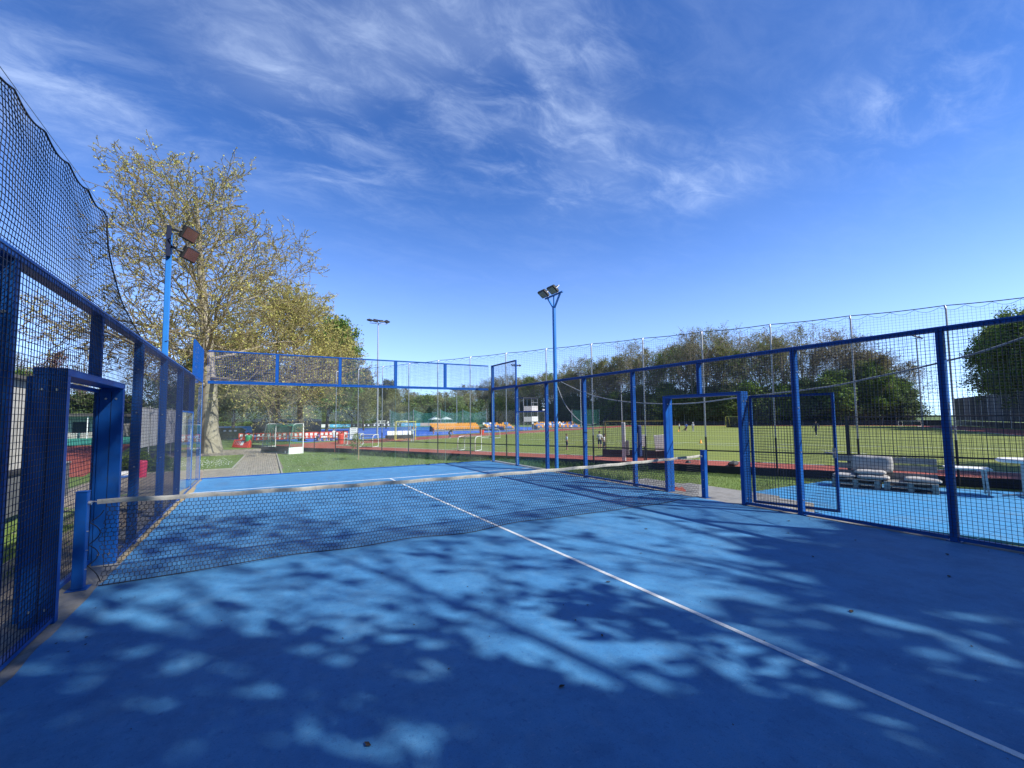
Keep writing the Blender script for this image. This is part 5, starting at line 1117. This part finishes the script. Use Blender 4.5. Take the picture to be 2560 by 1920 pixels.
for i, (x, lb) in enumerate(((39.2, 'white canopy roof behind the green net cage, left one'), (42.6, 'white canopy roof behind the green net cage, right one'))):
    t = thing('canopy', (x, 111, -.6), lb, 'canopy'); mb = MB(); mb.add([(-1.4, -1.4, 2.3), (1.4, -1.4, 2.3), (1.4, 1.4, 2.3), (-1.4, 1.4, 2.3), (0, 0, 3.1)], [(0, 1, 4), (1, 2, 4), (2, 3, 4), (3, 0, 4)]); mb.build('roof', M_white, t)
    for a in (-1.35, 1.35):
        for b_ in (-1.35, 1.35): MB().rod((a, b_, 0), (a, b_, 2.32), .03, 6).build('leg', M_galv, t)
for (u, v, lb, c_) in ((-2.0, 26, 'small orange cone on the turf near the white line', M_orange),):
    pass
for (x, y, lb) in ((55.3, 42.3, 'orange marker cone beside the distant child in white'), (30.8, 19.6, 'small orange marker cone on the turf seen through the doorway')):
    t = thing('marker_cone', (x, y, -.585), lb, 'cone'); MB().lathe([(.17, 0), (.17, .02), (.10, .03), (.03, .33)], 12).build('body', M_orange, t)
t = thing('sports_bag', (16.4, 6.9, -.59), 'black sports bag lying on the red track behind the right doorway', 'bag', None, .4); MB().bbox(-.42, .42, -.17, .17, 0, .18, .06).build('body', M_black2, t); MB().tube(arc((0, 0, .17), 0, math.pi, .16, 8, (1, 0, 0), (0, 0, .45)), .012, 5).build('handle', M_black2, t)
t = thing('cap', (15.7, 8.9, -.59), 'small dark cap left on the red track near the goal', 'cap'); MB().lathe([(.16, 0), (.12, .03), (.10, .09), (.03, .12)], 12).build('cap', M_black, t)
# post and rail fence joining the ball fence on the left
t = thing('rail_fence', (1.44, 28.46, -.6), 'low rail fence running from the tall fence past the green goal', 'fence'); rp = [Vector((1.44, 28.46, -.6)), Vector((.2, 29.9, -.6)), Vector((-1.3, 33.2, -.6)), Vector((-2.8, 36.4, -.6)), Vector((-4.0, 39.0, -.6))]
for p in rp[1:]: MB().rod(p, p+Vector((0, 0, 1.05)), .03, 8).build('post', M_black2, t, True)
for a, b_ in zip(rp[:-1], rp[1:]): MB().rod(a+Vector((0, 0, 1.03)), b_+Vector((0, 0, 1.03)), .025, 6).build('rail', M_white if b_.x < -1.0 else M_black2, t, True); MB().bar(a+Vector((0, 0, .14)), b_+Vector((0, 0, .14)), .03, .28).build('kick_board', M_black2, t, True)
# notice boards leaning at the ball fence
t = thing('notice_board', (13.35, 9.1, -.6), 'pair of white boards on a black stand leaning at the ball fence', 'notice board', None, math.atan2(UD[1], UD[0])+.35)
for (x, z, w_, h_, tilt) in ((-.55, 1.22, .62, .58, .02), (.40, 1.10, .52, .78, -.08)): M_ = Matrix.Translation((x, 0, z)) @ Matrix.Rotation(tilt, 4, 'Y'); MB().bbox(-w_/2, w_/2, -.02, .02, -h_/2, h_/2, .015, M_).build('board', M_white, t)
for x in (-.35, .2, .6): MB().rod((x, .05, 0), (x, .03, 1.2), .02, 6).build('leg', M_black, t)
t = thing('white_panel', (12.72, 10.35, -.6), 'narrow white upright panel fixed to the ball fence', 'panel', None, math.atan2(UD[1], UD[0])); MB().bbox(-.10, .10, -.03, .03, .15, 2.1, .02).build('panel', M_white, t); MB().bbox(.12, .28, -.02, .02, .45, 1.2, .03).build('cloth', M_band, t)
t = thing('wooden_stick', (14.2, 8.75, -.6), 'wooden stick leaning against the white boards', 'stick'); MB().rod((.15, -.1, 0), (-.42, .35, 1.45), .02, 6).build('stick', M_wood, t)
t = thing('red_cloth', (5.62, 1.18, -.085), 'crumpled red cloth on the concrete beside the right doorway', 'cloth'); rr_ = random.Random(4); mb = MB(); mb.add([(.28*math.cos(a_)*q+rr_.uniform(-.03, .03), .15*math.sin(a_)*q+rr_.uniform(-.02, .02), (.10 if q < .7 else 0)*rr_.uniform(.4, 1)+.01) for q in (1, .62, .25) for a_ in [k*.628 for k in range(10)]], [(i*10+j, i*10+(j+1) % 10, (i+1)*10+(j+1) % 10, (i+1)*10+j) for i in range(2) for j in range(10)]+[tuple(range(20, 30))], True); mb.build('cloth', mat('faded_red_cloth', (.30, .07, .045), .9, c2=(.20, .05, .035)), t)

# right terrace: pallet sofa, cushions, tables -----------------------------
sd = Vector((.30, -.954, 0)); rzs = math.atan2(sd.y, sd.x); M_pal = mat('white_pallet_wood', (.34, .335, .315), .85, c2=(.21, .20, .185), scale=4, stretch=(1, 10, 10), dirt=(.30, .28, .24), dscale=3)
def pallet(t, M_, L_=1.2, D=.8, nb=5, wb=.11):
    for k in range(nb): y = k*(D-wb)/(nb-1); MB().bbox(0, L_, y, y+wb, .12, .142, .003, M_).build('slat', M_pal, t)
    for y in (0, D/2-.05, D-.1): MB().bbox(0, L_, y, y+.1, 0, .022, .003, M_).build('slat', M_pal, t)
    for x in (0, L_/2-.07, L_-.14):
        for y in (0, D/2-.05, D-.1): MB().bbox(x, x+.14, y, y+.1, .0225, .1195, .004, M_).build('block', M_pal, t)
so = []
for k in range(2):
    p = Vector((12.86, 1.10, -.55))+sd*(1.29*k)
    t = thing('pallet_sofa', p, ('left pallet bench of white timber on the blue terrace, piled with grey cushions', 'right pallet bench of white timber on the blue terrace, with one loose cushion')[k], 'sofa', 'pallet benches on the terrace', rzs); so.append(t)
    for lv in range(2): pallet(t, Matrix.Translation((0, 0, lv*.145)))
    M_ = Matrix.Translation((0, .84, .29)) @ Matrix.Rotation(R(78), 4, 'X') @ Matrix.Translation((0, 0, -.02)); pallet(t, M_, 1.2, .66, 3, .185)
def cushion(p, sx, sy, sz, label, rot=(0, 0, 0), rz=rzs):
    t = thing('cushion', p, label, 'cushion', 'grey cushions on the pallet benches', rz); V, F = [], []; n = 10; E_ = Matrix.Rotation(rot[0], 4, 'X') @ Matrix.Rotation(rot[1], 4, 'Y')
    for side in (1, -1):
        for i in range(n+1):
            for j in range(n+1):
                u, v = i/n*2-1, j/n*2-1; e = max(0, (1-abs(u)**5)*(1-abs(v)**5)); k_ = 1-.05*(u*u*v*v); V.append(E_ @ Vector((u*sx/2*k_, v*sy/2*k_, side*(sz/2)*(.30+.70*e**.6)+.006*math.sin(u*7+v*5))))
    q = (n+1)*(n+1)
    for i in range(n):
        for j in range(n): a_ = i*(n+1)+j; F.append((a_, a_+n+1, a_+n+2, a_+1)); F.append((q+a_, q+a_+1, q+a_+n+2, q+a_+n+1))
    ring = [i*(n+1) for i in range(n+1)]+[n*(n+1)+j for j in range(1, n+1)]+[i*(n+1)+n for i in range(n-1, -1, -1)]+[j for j in range(n-1, 0, -1)]
    for a_, b_ in zip(ring, ring[1:]+ring[:1]): F.append((a_, q+a_, q+b_, b_))
    MB().add(V, F, True).build('cushion', M_cushion, t)
B0 = Vector((12.86, 1.10, -.55)); sn = Vector((-sd.y, sd.x, 0)); SP = lambda a, b_, z: B0+sd*a+sn*b_+Vector((0, 0, z))
cushion(SP(.30, .38, .36), .62, .62, .14, 'grey seat cushion at the left end of the left pallet bench'); cushion(SP(1.02, .34, .36), .80, .60, .14, 'grey seat cushion in the middle of the left pallet bench'); cushion(SP(.95, .40, .50), .78, .50, .13, 'grey cushion lying on top of another seat cushion'); cushion(SP(.98, .70, .74), 1.05, .52, .17, 'large grey cushion standing against the backrest', (R(76), 0, 0)); cushion(SP(2.15, .35, .36), .84, .56, .14, 'single grey cushion on the right pallet bench', (0, .03, 0))
t = thing('folding_table', (14.52, -1.5, -.55), 'long white folding table beside the pallet bench', 'table', None, rzs+.08); MB().bbox(-.35, .60, -.35, .35, .72, .76, .01).build('top', M_white, t)
for (x, y) in ((-.25, -.25), (-.25, .25), (.50, -.25), (.50, .25)): MB().bar((x, y, 0), (x-.04, y, .72), .05, .03, (0, 1, 0)).build('leg', M_galv, t)
t = thing('bar_table', (14.95, -2.62, -.55), 'standing table with a white top on one steel post at the right edge', 'table'); MB().lathe([(.46, .96), (.50, 1.0), (.50, 1.03), (.46, 1.06)], 20).build('top', M_white, t); MB().rod((0, 0, .05), (0, 0, .96), .035, 10).build('post', M_galv, t)
for k in range(4): a_ = .4+k*math.pi/2; MB().tube([(0, 0, .07), (.25*math.cos(a_), .25*math.sin(a_), .05), (.42*math.cos(a_), .42*math.sin(a_), .02)], [.03, .025, .018], 6).build('foot', M_galv, t)
t = thing('mesh_screen', UV(25.0, -.25, -.6), 'black mesh windbreak on a thick black post behind the pallet benches', 'fence'); a = Vector(UV(25, -.25, -.6)); e = Vector(UV(42, -.25, -.6)); MB().rod((0, 0, 0), (0, 0, 2.32), .06, 10).build('post', M_black2, t)
net_sheet(lambda s, q: (e-a)*s+Vector((0, 0, .1+2.2*q)), 220, 28, .0035).build('netting', M_black2, t); MB().rod((0, 0, 2.3), (e-a)+Vector((0, 0, 2.3)), .018, 6).build('top_cord', M_black2, t)
for k in (1, 2, 3): MB().rod((e-a)*k/3, (e-a)*k/3+Vector((0, 0, 2.3)), .04, 8).build('post', M_black2, t)

# beyond the left fence -------------------------------------------------
M_pale = mat('pale_weathered_cladding', (.50, .48, .43), .9, c2=(.36, .35, .31), scale=2.5, bump=.4, bscale=20, dirt=(.22, .21, .18), dscale=2.5, stretch=(1, 1, .4)); M_wallgrey = mat('dark_grey_wall', (.10, .105, .11), .85, c2=(.14, .145, .15), scale=5, dirt=(.05, .05, .05), dscale=3); M_roofing = mat('roof_felt', (.12, .115, .105), .9)
t = thing('shed', (-8.5, 8.9, -.43), 'pale weathered shed with dark grey base seen through the left fence', 'shed')
MB().bbox(-4, 0, -8.9, 0, 0, .98, .01).build('base_wall', M_wallgrey, t); MB().bbox(-4.0, .05, -8.95, .05, .982, 1.08, .008).build('sill', M_black2, t)
mb = MB()
for k in range(22): y = -8.9+k*.405; MB().bbox(-.06, -.012, y, y+.398, 1.085, 3.3-.0*k, .006).build('cladding_board', M_pale, t)
for k in range(10): x = -4.0+k*.395; MB().bbox(x, x+.388, -.06, -.012, 1.085, 3.62-.034*k, .006).build('cladding_board', M_pale, t)
mb = MB(); mb.add([(-4.1, -9.0, 3.80), (.12, -9.0, 3.32), (.12, .12, 3.32), (-4.1, .12, 3.80), (-4.1, -9.0, 3.72), (.12, -9.0, 3.24), (.12, .12, 3.24), (-4.1, .12, 3.72)], [(0, 1, 2, 3), (7, 6, 5, 4), (0, 4, 5, 1), (1, 5, 6, 2), (2, 6, 7, 3), (3, 7, 4, 0)]); mb.build('roof', M_roofing, t); MB().box(-3.95, -.07, -8.8, -.07, 1.085, 3.2).build('inner_wall', M_wallgrey, t)
t = thing('garden_wall', (-8.5, 8.95, -.44), 'low dark grey wall continuing from the shed towards the red court', 'wall')
for k in range(3): MB().bbox(-.2, 0, k*1.0+.02, k*1.0+1.0, 0, .98, .01).build('panel', M_wallgrey, t)
MB().bbox(-.23, .03, .02, 3.02, .982, 1.03, .008).build('coping', M_concrete, t)
t = thing('banner_fence', (-9.15, 24.4, -.6), 'fence hung with plain pale grey banners beyond the left fence', 'fence'); M_banner = mat('pale_grey_banner', (.50, .51, .54), .8, c2=(.42, .43, .46), scale=1.2)
fp = [Vector((-9.25+.075*k*2.4, 23.8+2.4*k, -.6)) for k in range(6)]
for p in fp: MB().rod(p, p+Vector((0, 0, 3.3)), .035, 8).build('post', M_galv, t, True)
for a, b_ in zip(fp[:-1], fp[1:]):
    MB().bar(a+(b_-a)*.04+Vector((.04, 0, 2.05)), b_-(b_-a)*.04+Vector((.04, 0, 2.05)), .012, 2.2).build('banner', M_banner, t, True); MB().tube([a+Vector((.0, 0, 3.25)), a.lerp(b_, .5)+Vector((0, 0, 3.17)), b_+Vector((0, 0, 3.25))], .012, 5).build('wire', M_white, t, True)
    net_sheet(lambda s, q: a.lerp(b_, s)+Vector((.02, 0, .05+.9*q)), 40, 14, .002).build('mesh', M_cordgrey, t, True)
t = thing('paddling_pool', (-8.6, 18.2, -.6), 'small blue and white paddling pool beyond the left fence', 'pool'); MB().lathe([(.36, 0), (.42, .06), (.42, .12)], 16).build('lower_ring', CL['blue'], t); MB().lathe([(.42, .121), (.43, .19), (.40, .25), (.33, .2), (.30, .06)], 16).build('upper_ring', M_white, t)
t = thing('clubhouse', (-40, 84, -.6), 'white clubhouse with dark windows and posts seen through the left fence', 'building'); MB().box(0, 17, 0, 8, 0, 3.3).build('wall', M_pale, t); MB().box(-.8, 17.8, -2.2, 8.5, 3.31, 3.75).build('roof', M_roofing, t)
for k in range(6): w_ = MB().box(1+k*2.7, 2.9+k*2.7, -.03, -.004, .8, 2.5).build('window', M_black, t); MB().box(.9+k*2.7, 3.0+k*2.7, -.1, -.031, .72, .79).build('sill', M_white, w_)
for k in range(7): MB().box(.2+k*2.75, .35+k*2.75, -2.0, -1.85, 0, 3.305).build('post', M_white, t)

# leaves blown onto the court -----------------------------------------------
lr = random.Random(12)
for k, (x, y) in enumerate(((-.15, -2.75), (-1.0, -3.6), (-1.7, -4.0), (1.9, -1.35), (3.5, -2.6), (3.9, -3.3), (2.6, -3.4), (4.3, -2.2), (1.2, -4.4), (3.1, -4.5), (-2.9, -3.9), (2.2, -.9), (4.1, -4.2), (.9, -2.2))):
    t = thing('fallen_leaf', (x, y, .004), 'small dark dry leaf lying on the blue court floor', 'leaf', 'dry leaves on the court', lr.uniform(0, 6.3)); s_ = lr.uniform(.018, .034)
    mb = MB(); mb.add([(0, 0, .002), (s_*.6, s_*.5, s_*.35), (s_*1.6, 0, .004), (s_*.6, -s_*.5, s_*.25), (s_*.2, s_*.7, s_*.2), (-s_*.7, .0, .003)], [(0, 1, 2), (0, 2, 3), (0, 4, 1), (0, 3, 5), (0, 5, 4)]); mb.build('blade', M_leafdry, t)

# labels that single out the members of small groups by their order from left to right
ORD = ['first', 'second', 'third', 'fourth', 'fifth', 'sixth', 'seventh', 'eighth', 'ninth', 'tenth', 'eleventh', 'twelfth', 'thirteenth', 'fourteenth', 'fifteenth', 'sixteenth', 'seventeenth', 'eighteenth', 'nineteenth', 'twentieth', 'twenty-first', 'twenty-second', 'twenty-third', 'twenty-fourth', 'twenty-fifth', 'twenty-sixth']
SHORT = {'green trees behind the grey screen': 'dense green tree behind the grey screen at the right edge', 'green trees of the far wood': 'leafy green tree at the edge of the far wood', 'low shrubs beyond the left fence': 'low shrub beside the path beyond the left fence', 'young trees of the far undergrowth': 'young light green tree below the bare far wood', 'bare trees at the right end of the far wood': 'wide bare tree at the right end of the far wood',
         'row of trees behind the left sports courts': 'tree in the row behind the left sports courts', 'bushes behind the left sports courts': 'dense bush behind the left sports courts', 'red and white barriers in a row': 'red and white plastic barrier behind the seated children', 'leaning stack of red panels': 'red and white panel leaning in the stack', 'added belt of sky-blocking trees behind the viewer': 'dense unseen tree added behind the viewer to block sky light'}
gm = {}
for o in scene.objects:
    if o.parent is None and o.get('group') in SHORT: gm.setdefault(o['group'], []).append(o)
for g_, L_ in gm.items():
    if len(L_) > len(ORD): continue
    L_.sort(key=lambda o: math.atan2(o.location.x+3.46, o.location.y+6.46))
    for i, o in enumerate(L_): o['label'] = SHORT[g_]+', '+ORD[i]+' from the left'
